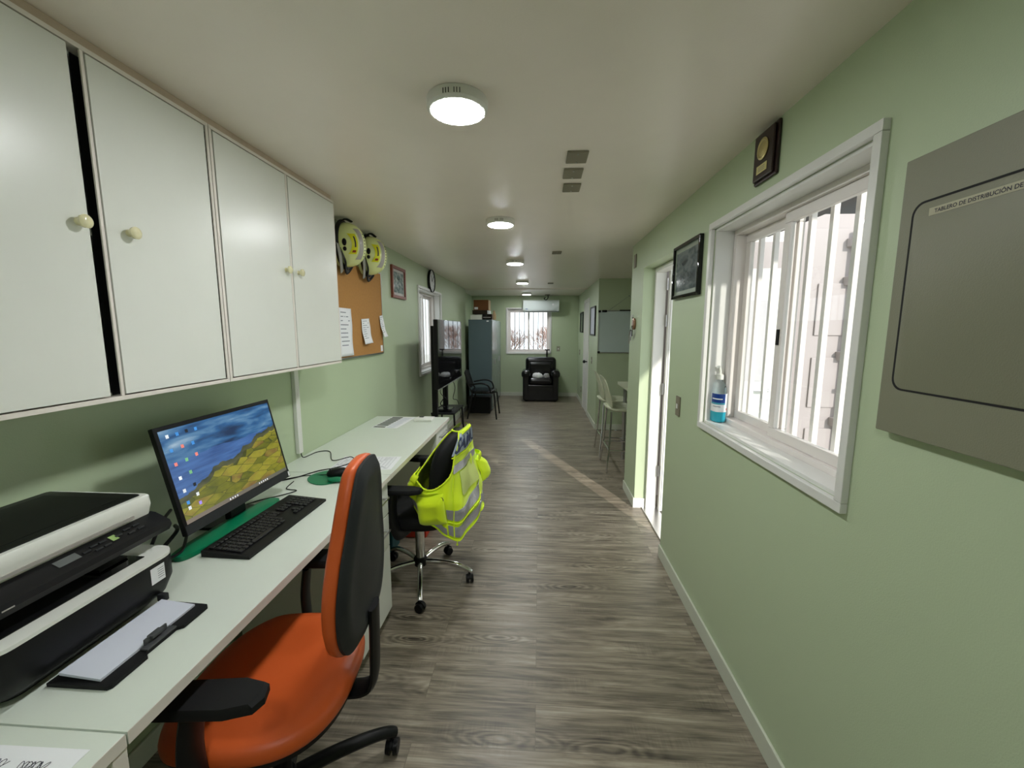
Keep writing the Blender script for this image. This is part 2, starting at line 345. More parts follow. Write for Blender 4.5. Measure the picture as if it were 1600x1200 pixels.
def thing(name, label, cat, loc=(0, 0, 0), rz=0.0, group=None):
    o = bpy.data.objects.new(name, None); COL.objects.link(o)
    o.empty_display_size = 0.05; o.location = loc; o.rotation_euler = (0, 0, rz)
    ROOT[o.name] = T(*loc) @ Rz(rz)
    o['label'] = label; o['category'] = cat
    if group: o['group'] = group
    return o
def tag(o, label, cat, group=None):
    o['label'] = label; o['category'] = cat
    if group: o['group'] = group
    return o
def struct(o): o['kind'] = 'structure'; return o
def dup(root, loc, rz=0.0, label=None, group=None):
    r = root.copy(); COL.objects.link(r); r.location = loc; r.rotation_euler = (0, 0, rz)
    if label: r['label'] = label
    if group: r['group'] = group
    for ch in list(root.children):
        c = ch.copy(); COL.objects.link(c); c.parent = r
        for g in list(ch.children):
            d = g.copy(); COL.objects.link(d); d.parent = c
    return r
def spline(pts, n=8, closed=False):
    P = [Vector(p) for p in pts]; out = []
    m = len(P)
    for i in range(m if closed else m-1):
        if closed: a, b, c, d = P[i-1], P[i], P[(i+1) % m], P[(i+2) % m]
        else: a, b, c, d = P[max(i-1, 0)], P[i], P[i+1], P[min(i+2, m-1)]
        for k in range(n):
            t = k/n
            out.append(0.5*((2*b)+(-a+c)*t+(2*a-5*b+4*c-d)*t*t+(-a+3*b-3*c+d)*t**3))
    if not closed: out.append(P[-1])
    return out
def selip(a, b, n, e=2.6):
    out = []
    for k in range(n):
        t = 2*math.pi*k/n; c, s_ = math.cos(t), math.sin(t)
        out.append((a*math.copysign(abs(c)**(2/e), c), b*math.copysign(abs(s_)**(2/e), s_)))
    return out
def lerp_tab(tab, x):
    if x <= tab[0][0]: return tab[0][1]
    for (a, p), (b, q) in zip(tab, tab[1:]):
        if x <= b: t = (x-a)/(b-a); return p+(q-p)*t
    return tab[-1][1]

# ================================================================== SETTING
XL, XR, XC, H, YF = -1.36, 0.815, 0.85, 2.22, 9.22     # walls, corridor wall, ceiling, far wall
OUT = 0.17
def wall_x(name, x, t, y0, y1, z0, z1, holes=(), m=M_wall):
    """wall slab between x and x+t, with rectangular holes (y0,y1,z0,z1)"""
    b = MB()
    ys = sorted({y0, y1, *[h[0] for h in holes], *[h[1] for h in holes]})
    for a, c in zip(ys, ys[1:]):
        hs = [h for h in holes if h[0] <= a+1e-6 and h[1] >= c-1e-6]
        if not hs: b.box(x, x+t, a, c, z0, z1); continue
        h = hs[0]
        if h[2] > z0+1e-6: b.box(x, x+t, a, c, z0, h[2])
        if h[3] < z1-1e-6: b.box(x, x+t, a, c, h[3], z1)
    return struct(b.build(name, m))
def wall_y(name, y, t, x0, x1, z0, z1, holes=(), m=M_wall):
    b = MB(); xs = sorted({x0, x1, *[h[0] for h in holes], *[h[1] for h in holes]})
    for a, c in zip(xs, xs[1:]):
        hs = [h for h in holes if h[0] <= a+1e-6 and h[1] >= c-1e-6]
        if not hs: b.box(a, c, y, y+t, z0, z1); continue
        h = hs[0]
        if h[2] > z0+1e-6: b.box(a, c, y, y+t, z0, h[2])
        if h[3] < z1-1e-6: b.box(a, c, y, y+t, h[3], z1)
    return struct(b.build(name, m))

WR = (1.121, 2.068, 1.043, 1.964)      # right window opening
WL = (4.62, 5.66, 0.985, 1.955)     # left window
WF = (-0.715, 0.235, 0.975, 1.935)  # far window (x0,x1,z0,z1)
DR = (2.64, 3.40, 0.0, 1.975)       # doorway
for nm, m_, za, zb_ in (('floor', M_floor, -0.12, 0.0), ('ceiling', M_ceil, H, H+0.1)):
    struct(MB().box(-1.7, 0.985, -1.7, YF+0.1, za, zb_).build(nm, m_))
    struct(MB().box(0.985, 2.1, 3.68, YF+0.1, za, zb_).build(nm, m_))
wall_x('wall_left', XL-OUT, OUT, -1.5, 7.62, 0, H, [WL])
wall_x('wall_left_far', XL-OUT-0.06, 0.06+OUT-0.14, 7.62, YF, 0, H)
wall_x('wall_right', XR, OUT, -1.5, 3.82, 0, H, [WR, DR])
wall_x('wall_right_corridor', XC, 0.12, 6.15, YF, 0, H)
wall_y('wall_recess_back', 6.15, 0.12, XC+0.12, 2.1, 0, H)
wall_x('wall_recess_right', 2.0, 0.1, 3.82, 6.15, 0, H)
wall_y('wall_recess_front', 3.68, 0.14, XR+OUT, 2.1, 0, H, m=M_cont)
wall_y('wall_far', YF, 0.14, XL-OUT-0.06, XC+0.12, 0, H, [(WF[0], WF[1], WF[2], WF[3])])
wall_y('wall_back', -1.6, 0.1, XL-OUT, XR+OUT, 0, H)

def baseboard(name, pts, nrm, h=0.085, t=0.012):
    """board along polyline pts (x,y) with inward normals nrm (x,y)"""
    b = MB()
    for (p, q), n in zip(zip(pts, pts[1:]), nrm):
        x0, x1 = sorted((p[0], q[0])); y0, y1 = sorted((p[1], q[1]))
        x0 += min(0, n[0]*t); x1 += max(0, n[0]*t); y0 += min(0, n[1]*t); y1 += max(0, n[1]*t)
        b.box(x0, x1, y0, y1, 0, h, 0.004)
    return struct(b.build(name, mat('baseboard_paint', s2l(205, 210, 194), 0.4)))
baseboard('baseboard_right', [(XR, -1.5), (XR, DR[0])], [(-1, 0)])
baseboard('baseboard_column', [(XR, DR[1]), (XR, 3.82)], [(-1, 0)])
struct(MB().box(XR-0.012, XR+0.085, DR[1]-0.012, DR[1], 0, 0.085, 0.003).build('baseboard_jamb', M_white))
baseboard('baseboard_corridor', [(XC, 6.15), (XC, 7.20)], [(-1, 0)])
baseboard('baseboard_corridor_far', [(XC, 7.98), (XC, YF)], [(-1, 0)])
baseboard('baseboard_recess', [(XC, 6.15), (2.0, 6.15)], [(0, -1)])
baseboard('baseboard_far', [(XL, YF), (XC, YF)], [(0, -1)])
baseboard('baseboard_left', [(XL, -1.5), (XL, 7.62)], [(1, 0)])
struct(MB().box(XL-0.19, XC, 7.60, 7.66, H-0.012, H).build('trim_1', M_ceil))   # seam strip where two modules meet

# ---- right window: casing, reveal, sliding frame, two panes, bars outside
def slide_window(name, P, s, w0, w1, z0, z1, depth, mull, barx, bary, with_bars=True, sgn_bar=1, casing=0.028):
    """P(u, d, z) -> xyz ; u along wall, d outwards from room face"""
    def bx(b, u0, u1, d0, d1, a, c, bev=0.003):
        p, q = P(u0, d0, a), P(u1, d1, c); b.box(p[0], q[0], p[1], q[1], p[2], q[2], bev); return b
    root = struct(MB_build_empty(name))
    c = MB()
    for (a, b_, e, f) in ((w0-casing, w1+casing, z1, z1+casing), (w0-casing, w1+casing, z0-casing, z0), (w0-casing, w0, z0, z1), (w1, w1+casing, z0, z1)):
        bx(c, a, b_, -0.018, 0.004, e, f, 0.003)
    k = 0.012
    bx(c, w0, w1, 0.0045, depth-0.046, z1-k, z1, 0); bx(c, w0, w1, 0.0045, depth-0.046, z0, z0+k, 0); bx(c, w0, w0+k, 0.0045, depth-0.046, z0+k, z1-k, 0); bx(c, w1-k, w1, 0.0045, depth-0.046, z0+k, z1-k, 0)
    c.build('window_casing', M_trimw, root)
    fr = MB(); a0, a1, b0, b1 = w0, w1, z0, z1; t = 0.034
    bx(fr, a0, a1, depth-0.045, depth+0.03, b1-t, b1); bx(fr, a0, a1, depth-0.045, depth+0.03, b0, b0+t)
    bx(fr, a0, a0+t, depth-0.045, depth+0.03, b0+t, b1-t); bx(fr, a1-t, a1, depth-0.045, depth+0.03, b0+t, b1-t)
    fo = fr.build('window_frame', M_alu, root)
    for i, (u0, u1, d) in enumerate(((a0+t, mull+0.02, depth-0.03), (mull-0.02, a1-t, depth))):
        sf = MB(); q = 0.038; e0, e1 = b0+t, b1-t
        bx(sf, u0, u1, d, d+0.022, e1-q, e1); bx(sf, u0, u1, d, d+0.022, e0, e0+q); bx(sf, u0, u0+q, d, d+0.022, e0+q, e1-q); bx(sf, u1-q, u1, d, d+0.022, e0+q, e1-q)
        so_ = sf.build('sash', M_alu, root)
        g = MB(); bx(g, u0+q, u1-q, d+0.009, d+0.013, e0+q, e1-q, 0); g.build('pane', M_glass, so_)
    return root
def MB_build_empty(name):
    o = bpy.data.objects.new(name, None); COL.objects.link(o); ROOT[o.name] = Matrix.Identity(4); return o
wr = slide_window('window_1', lambda u, d, z: (XR+d, u, z), 1, *WR, 0.13, 1.66, 0, 0)
lt = MB().box(XR+0.095, XR+0.103, 1.652, 1.668, 1.44, 1.50, 0.002).build('latch', M_blackm, wr)
wl = slide_window('window_2', lambda u, d, z: (XL-d, u, z), 1, *WL, 0.13, 5.16, 0, 0)
MB().box(XL-0.085, XL-0.10, 4.70, 4.715, 1.42, 1.50, 0.003).build('latch', M_alu, wl)
wf = slide_window('window_3', lambda u, d, z: (u, YF+d, z), 1, *WF, 0.09, -0.24, 0, 0)

def bars(name, label, P, us, z0, z1, w=0.014, m=M_alu):
    r = thing(name, label, 'window bars', P(us[0], 0))
    for u in us:
        x, y, _ = P(u, 0); MB().box(x-w/2, x+w/2, y-w/2, y+w/2, z0, z1, 0.002).build('bar', m, r)
    a, b = P(us[0]-0.06, 0), P(us[-1]+0.06, 0)
    for z in (z0, z1-0.03): MB().box(min(a[0], b[0])-0.003, max(a[0], b[0])+0.003, min(a[1], b[1])-0.003, max(a[1], b[1])+0.003, z, z+0.03, 0.001).build('cross_rail', M_alu, r)
    return r
bars('security_grille', 'white vertical security bars outside the large right-hand window', lambda u, z: (XR+OUT+0.025, u, 0), [1.20+0.118*k for k in range(9)], 0.9, 2.1, 0.02)
bars('security_grille', 'white security bars outside the left window behind the television', lambda u, z: (XL-OUT-0.03, u, 0), [4.68+0.12*k for k in range(9)], 0.9, 2.05)
bars('security_grille', 'thin security bars outside the far end window', lambda u, z: (u, YF+0.19, 0), [-0.66+0.105*k for k in range(9)], 0.9, 2.0, 0.015, mat('grey_painted_bar', s2l(84, 84, 92), .5))

# ---- doorway: frame, threshold, leaf folded open outside
fr = MB(); y0, y1, zt = DR[0], DR[1], DR[3]
fr.box(XR+0.088, XR+OUT, y1-0.035, y1-0.001, 0, zt-0.001, 0.004).box(XR+0.088, XR+OUT, y0+0.001, y0+0.035, 0, zt-0.001, 0.004).box(XR+0.088, XR+OUT, y0+0.035, y1-0.035, zt-0.036, zt-0.001, 0.004)
struct(fr.build('door_1', M_white))
dl = MB_build_empty('door_2'); struct(dl)
yl = DR[1]-0.045
MB().box(XR+OUT+0.012, XR+OUT+0.86, yl-0.04, yl, 0.01, 1.955, 0.004).build('door_leaf', M_white, dl)
MB().box(XR+OUT+0.012+0.012, XR+OUT+0.84, yl-0.047, yl-0.0405, 0.05, 1.92, 0.002).build('facing_panel', M_white, dl)
MB().box(XR+OUT+0.45, XR+OUT+0.80, yl-0.052, yl-0.0475, 1.1, 1.72, 0.002).build('glazed_panel', mat('frosted_glass_grey', s2l(196, 192, 196), 0.3), dl)
h_ = MB().tube([(1.76, yl-0.048, 1.03), (1.76, yl-0.09, 1.03), (1.65, yl-0.09, 1.03)], 0.009).cyl((1.76, yl-0.0475, 1.03), (1.76, yl-0.056, 1.03), 0.026).cyl((1.76, yl-0.0475, 0.95), (1.76, yl-0.056, 0.95), 0.022)
h_.build('door_handle', M_steel, dl)
for z in (0.30, 0.98, 1.52, 1.80): MB().cyl((XR+OUT+0.004, yl-0.014, z), (XR+OUT+0.004, yl-0.014, z+0.09), 0.008).build('hinge', M_steel, dl)
struct(MB().box(XR+0.06, XR+OUT+0.02, DR[0]+0.001, DR[1]-0.001, 0.0005, 0.012, 0.004).build('trim_2', M_alu_th))

# ---- closed interior door in the corridor
d3 = MB_build_empty('door_3'); struct(d3)
f = MB(); f.box(XC-0.014, XC+0.01, 7.20, 7.26, 0, 2.03, 0.003).box(XC-0.014, XC+0.01, 7.92, 7.98, 0, 2.03, 0.003).box(XC-0.014, XC+0.01, 7.26, 7.92, 1.97, 2.03, 0.003)
f.build('door_frame', M_white, d3)
lf = MB().box(XC-0.006, XC+0.01, 7.26, 7.92, 0.01, 1.97, 0.002).build('door_leaf', M_white, d3)
MB().tube([(XC-0.006, 7.34, 0.93), (XC-0.05, 7.34, 0.93)], 0.012).ball((XC-0.06, 7.34, 0.93), 0.026, 0.028, 0.028).build('knob', M_blackm, d3)

# ================================================================== OUTSIDE
g = MB().box(-14, 14, -10, 26, -0.3, -0.13).build('paved_ground', M_conc); struct(g)
ct = thing('shipping_container', 'white shipping container end doors seen outside through the right window', 'container', (2.6, 3.62, -0.12))
b = MB(); b.box(2.12, 4.4, 3.62, 3.9, -0.12, 2.42, 0.01)
b.build('container_body', M_cont, ct)
for x0, x1 in ((2.17, 3.22), (3.26, 4.32)):
    b = MB(); b.box(x0, x1, 3.585, 3.62, 0.0, 2.3, 0.008)
    for z in (0.25, 0.85, 1.45): b.box(x0+0.08, x1-0.08, 3.57, 3.586, z, z+0.42, 0.014)
    d = b.build('container_door', M_cont, ct)
    for x in (x0+0.32, x1-0.3):
        MB().cyl((x, 3.54, 0.02), (x, 3.54, 2.28), 0.017).build('locking_rod', M_cont, d)
        for z in (0.12, 0.7, 1.25, 1.85, 2.15): MB().box(x-0.05, x+0.05, 3.52, 3.585, z, z+0.07, 0.006).build('rod_bracket', M_cont, d)
        MB().box(x-0.03, x+0.30, 3.505, 3.52, 1.0, 1.035, 0.004).build('door_lever', M_cont, d)
cn = MB(); cn.box(1.9, 5.0, 3.5, 7.0, 2.60, 2.66, 0.01)
tag(cn.build('dark_canopy', mat('dark_roof_sheet', (0.02, 0.022, 0.025), 0.6)), 'dark roof sheet above the white container outside the right window', 'roof')
sh = MB(); sh.box(2.0, 4.6, 4.0, 4.1, 2.68, 3.8)
tag(sh.build('shade_screen', mat('dark_mesh_net', (0.03, 0.033, 0.036), 0.8)), 'dark screen above the container, upper corner of right window', 'screen')
struct(MB().box(XR+OUT+0.001, 1.83, 1.0, 3.575, 2.235, 2.30, 0.004).build('trim_4', mat('dark_eave', (0.03, 0.032, 0.034), 0.6)))   # roof overhang outside the doorway
# shrubs past the far window
def shrub(cx, cy, hgt, wid, seed, label):
    rnd = random.Random(seed); b = MB()
    def grow(p, d, l, r, k):
        q = p+d*l; mid = (p+q)/2+Vector((rnd.uniform(-1, 1), rnd.uniform(-1, 1), rnd.uniform(-1, 1)))*l*0.08
        b.tube([p, mid, q], [r, r*0.85, r*0.7], 5)
        if k == 0: return
        for _ in range(3):
            nd = (d+Vector((rnd.uniform(-1, 1), rnd.uniform(-1, 1), rnd.uniform(-.3, .8)))*0.75).normalized(); grow(q, nd, l*0.72, r*0.7, k-1)
    for i in range(14):
        grow(Vector((cx+rnd.uniform(-wid, wid), cy+rnd.uniform(-.15, .15), -0.13)), Vector((rnd.uniform(-.15, .15), rnd.uniform(-.1, .1), 1)).normalized(), hgt*0.40, 0.009, 4 if i % 2 else 3)
    return tag(b.build('bare_shrub', M_twig), label, 'shrub')
shrub(-0.80, 10.8, 1.50, 0.34, 3, 'dry twiggy shrub outside the far window, left pane')
shrub(0.42, 12.6, 1.60, 0.34, 5, 'brown twiggy shrub outside the far window, right pane')
tag(MB().box(-0.18, 0.25, 9.75, 9.79, 0.85, 1.02, 0.004).box(-0.16, -0.12, 9.75, 9.79, -0.13, 0.86).box(0.19, 0.23, 9.75, 9.79, -0.13, 0.86).build('timber_board', M_plank), 'pale timber board low outside the right half of far window', 'board')

# ================================================================== CEILING THINGS
def lamp_proto():
    r = thing('ceiling_light', 'x', 'ceiling light', (-0.268, 1.405, H))
    b = MB(); b.lathe([(0.02, H-0.0005), (0.095, H-0.0005), (0.097, H-0.004), (0.096, H-0.028), (0.088, H-0.036), (0.083, H-0.036), (0.082, H-0.030), (0.02, H-0.030)], 48, T(-0.268, 1.405, 0))
    b.build('housing', M_white, r)
    MB().lathe([(0.02, H-0.0305), (0.0815, H-0.0305), (0.0815, H-0.035), (0.077, H-0.0385), (0.02, H-0.0395)], 48, T(-0.268, 1.405, 0)).build('diffuser', M_lampe, r)
    v = MB()
    for k in range(7):
        if k == 3: continue
        a = math.radians(-90+(k-3)*5.0); v.box(-0.0012, 0.0012, 0.0945, 0.0975, H-0.026, H-0.012, M=T(-0.268, 1.405, 0)@Rz(a-math.pi/2))
    v.build('vent_slot', M_dark, r)
    return r
L0 = lamp_proto()
L0['label'] = 'round white ceiling light nearest the camera, beside the cover plates'
for i, (y, lb) in enumerate(((2.86, 'round ceiling light second from the camera'), (4.52, 'round ceiling light third from the camera'), (6.42, 'round ceiling light second from the far wall'), (8.50, 'round ceiling light beside the air conditioner at the far end'))):
    dup(L0, (-0.268, y, H), 0, lb)
dup(L0, (-0.268, -0.25, H), 0, 'added round ceiling light, unseen behind the camera, as fill')  # extra lamp out of view, added to brighten the room near the desk
for o in [x for x in COL.objects if x.name.startswith('ceiling_light')]: o['group'] = 'round ceiling lights in a row'

def plate(x, y, w, l, lb):
    r = thing('ceiling_plate', lb, 'cover plate', (x, y, H), group='square cover plates on the ceiling')
    MB().box(x-w/2, x+w/2, y-l/2, y+l/2, H-0.009, H-0.0004, 0.003).build('cover', M_plate, r)
    for q in (-1, 1): MB().cyl((x, y+q*l*0.36, H-0.0085), (x, y+q*l*0.36, H-0.0105), 0.004, n=10).build('screw', M_steel, r)
for x, y, lb in ((0.15, 1.86, 'grey ceiling cover plate nearest the camera, first of the close trio'), (0.147, 2.045, 'grey ceiling cover plate in the middle of the close trio'), (0.156, 2.24, 'grey ceiling cover plate farthest of the close trio'),
                 (0.156, 4.06, 'small grey ceiling plate right of the third ceiling light'), (0.166, 6.72, 'small grey ceiling plate right of the fourth ceiling light')):
    plate(x, y, 0.088, 0.115, lb)
pl = thing('ceiling_sensor', 'small dark device hanging from a ceiling plate above the air conditioner', 'sensor', (0.16, 8.95, H))
MB().box(0.11, 0.21, 8.9, 9.0, H-0.012, H-0.0004, 0.003).build('mounting_plate', M_plate, pl)
MB().tube(spline([(0.17, 8.95, H-0.012), (0.17, 8.95, H-0.07), (0.13, 8.93, H-0.11), (0.09, 8.93, H-0.085), (0.12, 8.93, H-0.06)]), 0.009, 8).build('cable_loop', M_blackm, pl)

# ================================================================== WALL CABINETS
XCF = -1.135
def wall_cabinet(y0, y1, z0, z1, doors, lb, div):
    r = thing('wall_cabinet', lb, 'cabinet', (XL, y0, z0), group='white wall cabinets over the desk')
    t = 0.018; x0, x1 = XL+0.002, XCF-0.0185
    xb = x1-.02; b = MB(); b.box(x0, xb, y0, y1, z0, z0+t).box(x0, xb, y0, y1, z1-t, z1).box(x0, xb, y0, y0+t, z0+t, z1-t).box(x0, xb, y1-t, y1, z0+t, z1-t).box(x0, x0+0.006, y0+t, y1-t, z0+t, z1-t)
    b.box(x0+0.01, x1-0.02, y0+t, y1-t, (z0+z1)/2-0.009, (z0+z1)/2+0.009)
    b.build('body', M_mel, r)
    gy = 1.049 if y0 < 1.0 < y1 else y0+.001
    MB().box(xb+.0003, xb+.0013, gy, y1-.001, z0+.0125, z1-.0125).build('seam_shade_sheet', M_dark, r)  # dark sheet standing in for the shade inside the door seams
    e = MB(); xe = x1+0.0187    # frame edges at the door plane
    e.box(xb+.0002, xe, y0, y1, z0, z0+0.012, 0.001).box(xb+.0002, xe, y0, y1, z1-0.012, z1, 0.001)
    for a, c in div: e.box(xe-.0045, xe, a, c, z0+0.012, z1-0.012, 0.001)
    e.build('edge_band', M_edgew, r)
    for (a, c, ky) in doors:
        d = MB().box(x1+0.001, xe+0.0015, a, c, z0+0.016, z1-0.016, 0.0015).build('door', M_mel, r)
        MB().tube([(xe+0.001, ky, 1.76), (xe+0.008, ky, 1.76), (xe+0.012, ky, 1.76), (xe+0.017, ky, 1.76), (xe+0.024, ky, 1.76), (xe+0.028, ky, 1.76), (xe+0.0285, ky, 1.76)], [0.010, 0.007, 0.008, 0.0155, 0.0165, 0.011, 0.002], 20).build('knob', M_cream, d)
    return r
ZB, ZT = 1.305, 2.192
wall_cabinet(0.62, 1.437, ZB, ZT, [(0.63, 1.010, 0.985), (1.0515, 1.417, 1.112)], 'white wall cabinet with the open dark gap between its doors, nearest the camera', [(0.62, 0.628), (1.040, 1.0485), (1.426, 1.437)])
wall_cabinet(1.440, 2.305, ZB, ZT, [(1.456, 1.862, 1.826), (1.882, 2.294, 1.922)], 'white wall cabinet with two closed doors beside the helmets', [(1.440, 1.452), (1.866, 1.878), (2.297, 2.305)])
MB_f = MB().box(XL+0.01, XCF-0.012, 0.45, 2.30, ZT+0.001, H-0.0005).build('trim_3', M_edge); struct(MB_f)
fb = thing('box_file', 'dark box file standing inside the gap of the first wall cabinet', 'file', (-1.25, 1.02, ZB+0.019))
MB().box(-1.335, -1.20, 0.985, 1.036, ZB+0.0185, ZB+0.33, 0.003).build('file_body', M_black, fb)
MB().box(-1.199, -1.1985, 0.992, 1.03, ZB+0.22, ZB+0.30).build('spine_label', M_greycl, fb)
fb2 = thing('box_file', 'dark grey box file on the upper shelf behind the cabinet gap', 'file', (-1.25, 1.02, 1.76))
MB().box(-1.335, -1.20, 0.985, 1.036, 1.7578, 2.07, 0.003).build('file_body', mat('grey_file', (0.05, 0.05, 0.05), 0.6), fb2)
MB().box(-1.199, -1.1985, 0.992, 1.03, 1.80, 1.95).build('spine_label', mat('dim_label', (0.15, 0.15, 0.14), 0.7), fb2)
tag(MB().box(XL+0.0005, XL+0.022, 2.165, 2.205, 0.80, ZB-0.001, 0.003).build('cable_trunking', M_white), 'white vertical cable trunking on the wall behind the desk', 'cable duct')

# ================================================================== DESKS
ZD, XD = 0.77, -0.742
def bar_handle(b, x, y0, y1, z):
    b.box(x+0.022, x+0.028, y0, y1, z-0.005, z+0.005, 0.002)
    for y in (y0+0.02, y1-0.02): b.box(x, x+0.023, y-0.004, y+0.004, z-0.004, z+0.004, 0.001)
    return b
def pedestal(r, y0, y1, drawers, door, xf=XD-0.012):
    """carcass with drawer fronts and an optional door, under the top; front at xf"""
    MB().box(XL+0.06, xf-0.018, y0, y1, 0.05, ZD-0.0275).box(XL+0.06, xf-0.045, y0+0.01, y1-0.01, 0.0005, 0.0495).build('pedestal_carcass', M_mel, r)
    for z0, z1 in drawers:
        d = MB().box(xf-0.0175, xf, y0+0.003, y1-0.003, z0+0.002, z1-0.002, 0.0015).build('drawer', M_mel, r)
        bar_handle(MB(), xf, y0+0.07, y1-0.05, (z0+z1)/2+0.02).build('drawer_handle', M_steel, d)
    if door:
        MB().box(xf-0.0175, xf, y0+0.003, y1-0.003, door[0], door[1], 0.0015).build('door', M_mel, r)
def desk_top(r, y0, y1, name='desktop'):
    MB().box(XL+0.002, XD-0.0015, y0+0.0008, y1-0.0008, ZD-0.026, ZD, 0.001).build(name, M_desk, r)
    MB().box(XD-0.0013, XD, y0+0.0008, y1-0.0008, ZD-0.026, ZD, 0.0005).build('edge_strip', M_edgew, r)
dA = thing('desk', 'white desk unit nearest the camera holding the handwritten sheet', 'desk', (-1.05, 0.2, 0))
desk_top(dA, -0.35, 0.612)
MB().box(XL+0.06, XD-0.02, -0.34, 0.585, 0.05, ZD-0.0275).build('cabinet_carcass', M_mel, dA)
MB().box(XL+0.06, XD-0.002, 0.586, 0.612, 0.0005, ZD-0.0265, 0.001).build('end_panel', M_edgew, dA)
MB().box(XD-0.0195, XD-0.003, 0.10, 0.575, 0.50, ZD-0.055, 0.002).build('drawer', M_mel, dA)
MB().box(XD-0.0195, XD-0.003, 0.10, 0.575, 0.06, 0.49, 0.002).build('door', M_mel, dA)
dB = thing('desk', 'white desk in the middle carrying printer, monitor and keyboard', 'desk', (-1.05, 1.2, 0))
desk_top(dB, 0.614, 1.962)
pedestal(dB, 1.585, 1.945, [(0.575, 0.74), (0.405, 0.573)], (0.06, 0.402))
MB().box(XL+0.002, XL+0.02, 0.63, 1.58, 0.40, ZD-0.027).build('back_rail', M_mel, dB)
dC = thing('desk', 'white far desk with black office chair and reflective vest before it', 'desk', (-1.05, 2.6, 0))
desk_top(dC, 1.964, 3.33)
pedestal(dC, 2.93, 3.31, [(0.585, 0.74), (0.42, 0.583), (0.255, 0.418)], (0.06, 0.252))
MB().box(XL+0.002, XL+0.02, 1.98, 2.92, 0.35, ZD-0.027).build('back_rail', M_mel, dC)

# ================================================================== PRINTER
pr = thing('printer', 'black and white multifunction printer on the desk, paper in its front tray', 'printer', (-1.18, 0.80, ZD))
PY0, PY1 = 0.60, 1.005
def rr(x0, x1, y0, y1, r, z, n=6):
    out = []
    for cx, cy, a0 in ((x1-r, y1-r, 0), (x0+r, y1-r, 90), (x0+r, y0+r, 180), (x1-r, y0+r, 270)):
        for k in range(n+1):
            a = math.radians(a0+90*k/n); out.append((cx+r*math.cos(a), cy+r*math.sin(a), z))
    return out
b = MB(); b.loft([rr(-1.34, -1.03, PY0+0.05, PY1-0.05, 0.03, ZD+0.0005), rr(-1.345, -1.00, PY0+0.015, PY1-0.012, 0.04, ZD+0.03), rr(-1.345, -0.985, PY0, PY1, 0.045, ZD+0.07), rr(-1.345, -0.985, PY0, PY1, 0.045, ZD+0.128)])
b.build('lower_body', M_black, pr)
# white rim sloping up to the back, with output well
b = MB()
rim_o = rr(-1.345, -0.985, PY0, PY1, 0.045, ZD+0.1285)
rim_t = [(x, y, ZD+0.1365) for x, y, _ in rim_o]
b.loft([rim_o, rim_t])
b.build('white_rim', M_mel, pr)
MB().box(-1.32, -1.025, PY0+0.04, PY1-0.06, ZD+0.137, ZD+0.139).build('output_tray', M_gloss, pr)
MB().box(-1.30, -1.06, PY1-0.14, PY1-0.07, ZD+0.1395, ZD+0.146, 0.002, M=None).build('tray_flap', M_black, pr)
MB().box(-1.34, -1.13, PY1-0.055, PY1-0.004, ZD+0.137, ZD+0.2145, 0.01).box(-1.34, -1.13, PY0+0.004, PY0+0.05, ZD+0.137, ZD+0.2145, 0.01).box(-1.34, -1.26, PY0+0.05, PY1-0.055, ZD+0.137, ZD+0.2145, 0.004).build('side_pillar', M_mel, pr)
MB().box(-1.262, -1.255, PY0+0.05, PY1-0.055, ZD+0.1395, ZD+0.213).build('rear_wall', M_gloss, pr)
b = MB(); b.loft([rr(-1.352, -1.070, PY0, PY1+0.012, 0.012, ZD+0.215), rr(-1.355, -1.062, PY0-0.002, PY1+0.016, 0.012, ZD+0.252), rr(-1.354, -1.063, PY0, PY1+0.014, 0.012, ZD+0.276), rr(-1.352, -1.066, PY0+0.002, PY1+0.011, 0.012, ZD+0.280)])
sc_ = b.build('scanner_unit', M_mel, pr)
MB().box(-1.0672, -1.0610, PY0+0.03, PY1-0.04, ZD+0.232, ZD+0.240).build('finger_groove', M_greyt, sc_)
b = MB(); b.loft([rr(-1.352, -1.078, PY0+0.006, PY1+0.002, 0.010, ZD+0.2802), rr(-1.350, -1.079, PY0+0.008, PY1, 0.010, ZD+0.2825), rr(-1.335, -1.095, PY0+0.03, PY1-0.02, 0.01, ZD+0.283)])
ld = b.build('scanner_lid', M_black, pr)
MB().box(-1.325, -1.105, PY0+0.04, PY1-0.03, ZD+0.2831, ZD+0.2838, 0.0005).build('lid_inlay', mat('satin_black', (0.008, 0.008, 0.008), 0.5, spec=0.25), ld)
MB().quad((-1.085, 0.66, ZD+0.2845), (-1.085, 0.705, ZD+0.2845), (-1.13, 0.705, ZD+0.2845), (-1.13, 0.66, ZD+0.2845)).build('white_sticker', M_paper, ld)
# control panel: tilted wedge in front of the scanner
b = MB(); n_ = []
prof = [(-1.075, ZD+0.226), (-1.060, ZD+0.224), (-1.020, ZD+0.204), (-1.015, ZD+0.192), (-1.024, ZD+0.176), (-1.075, ZD+0.186)]
b.loft([[(x, y, z) for x, z in prof] for y in (PY0, PY0+0.006, PY1+0.01, PY1+0.018)])
cp = b.build('control_panel', M_black, pr)
def onp(u, y, d=0.0007):   # point on tilted panel, u 0..1 down the slope
    x = -1.060+0.040*u; z = ZD+0.224-0.020*u; return (x+0.5*d, y, z+0.866*d)
bt = MB()
for (y, u) in ((0.955, .25), (0.955, .6), (0.93, .25), (0.93, .6), (0.905, .4), (0.87, .3), (0.87, .65), (0.85, .3), (0.85, .65), (0.83, .45)):
    bt.tube([onp(u, y-0.008, 0.0005), onp(u, y+0.008, 0.0005)], 0.003, 8)
bt.build('button', M_char, cp)
MB().quad(onp(.2, 0.885, .0016), onp(.2, 0.90, .0016), onp(.6, 0.90, .0016), onp(.6, 0.885, .0016)).build('lit_button', mat('pale_green_key', s2l(150, 180, 110), 0.4), cp)
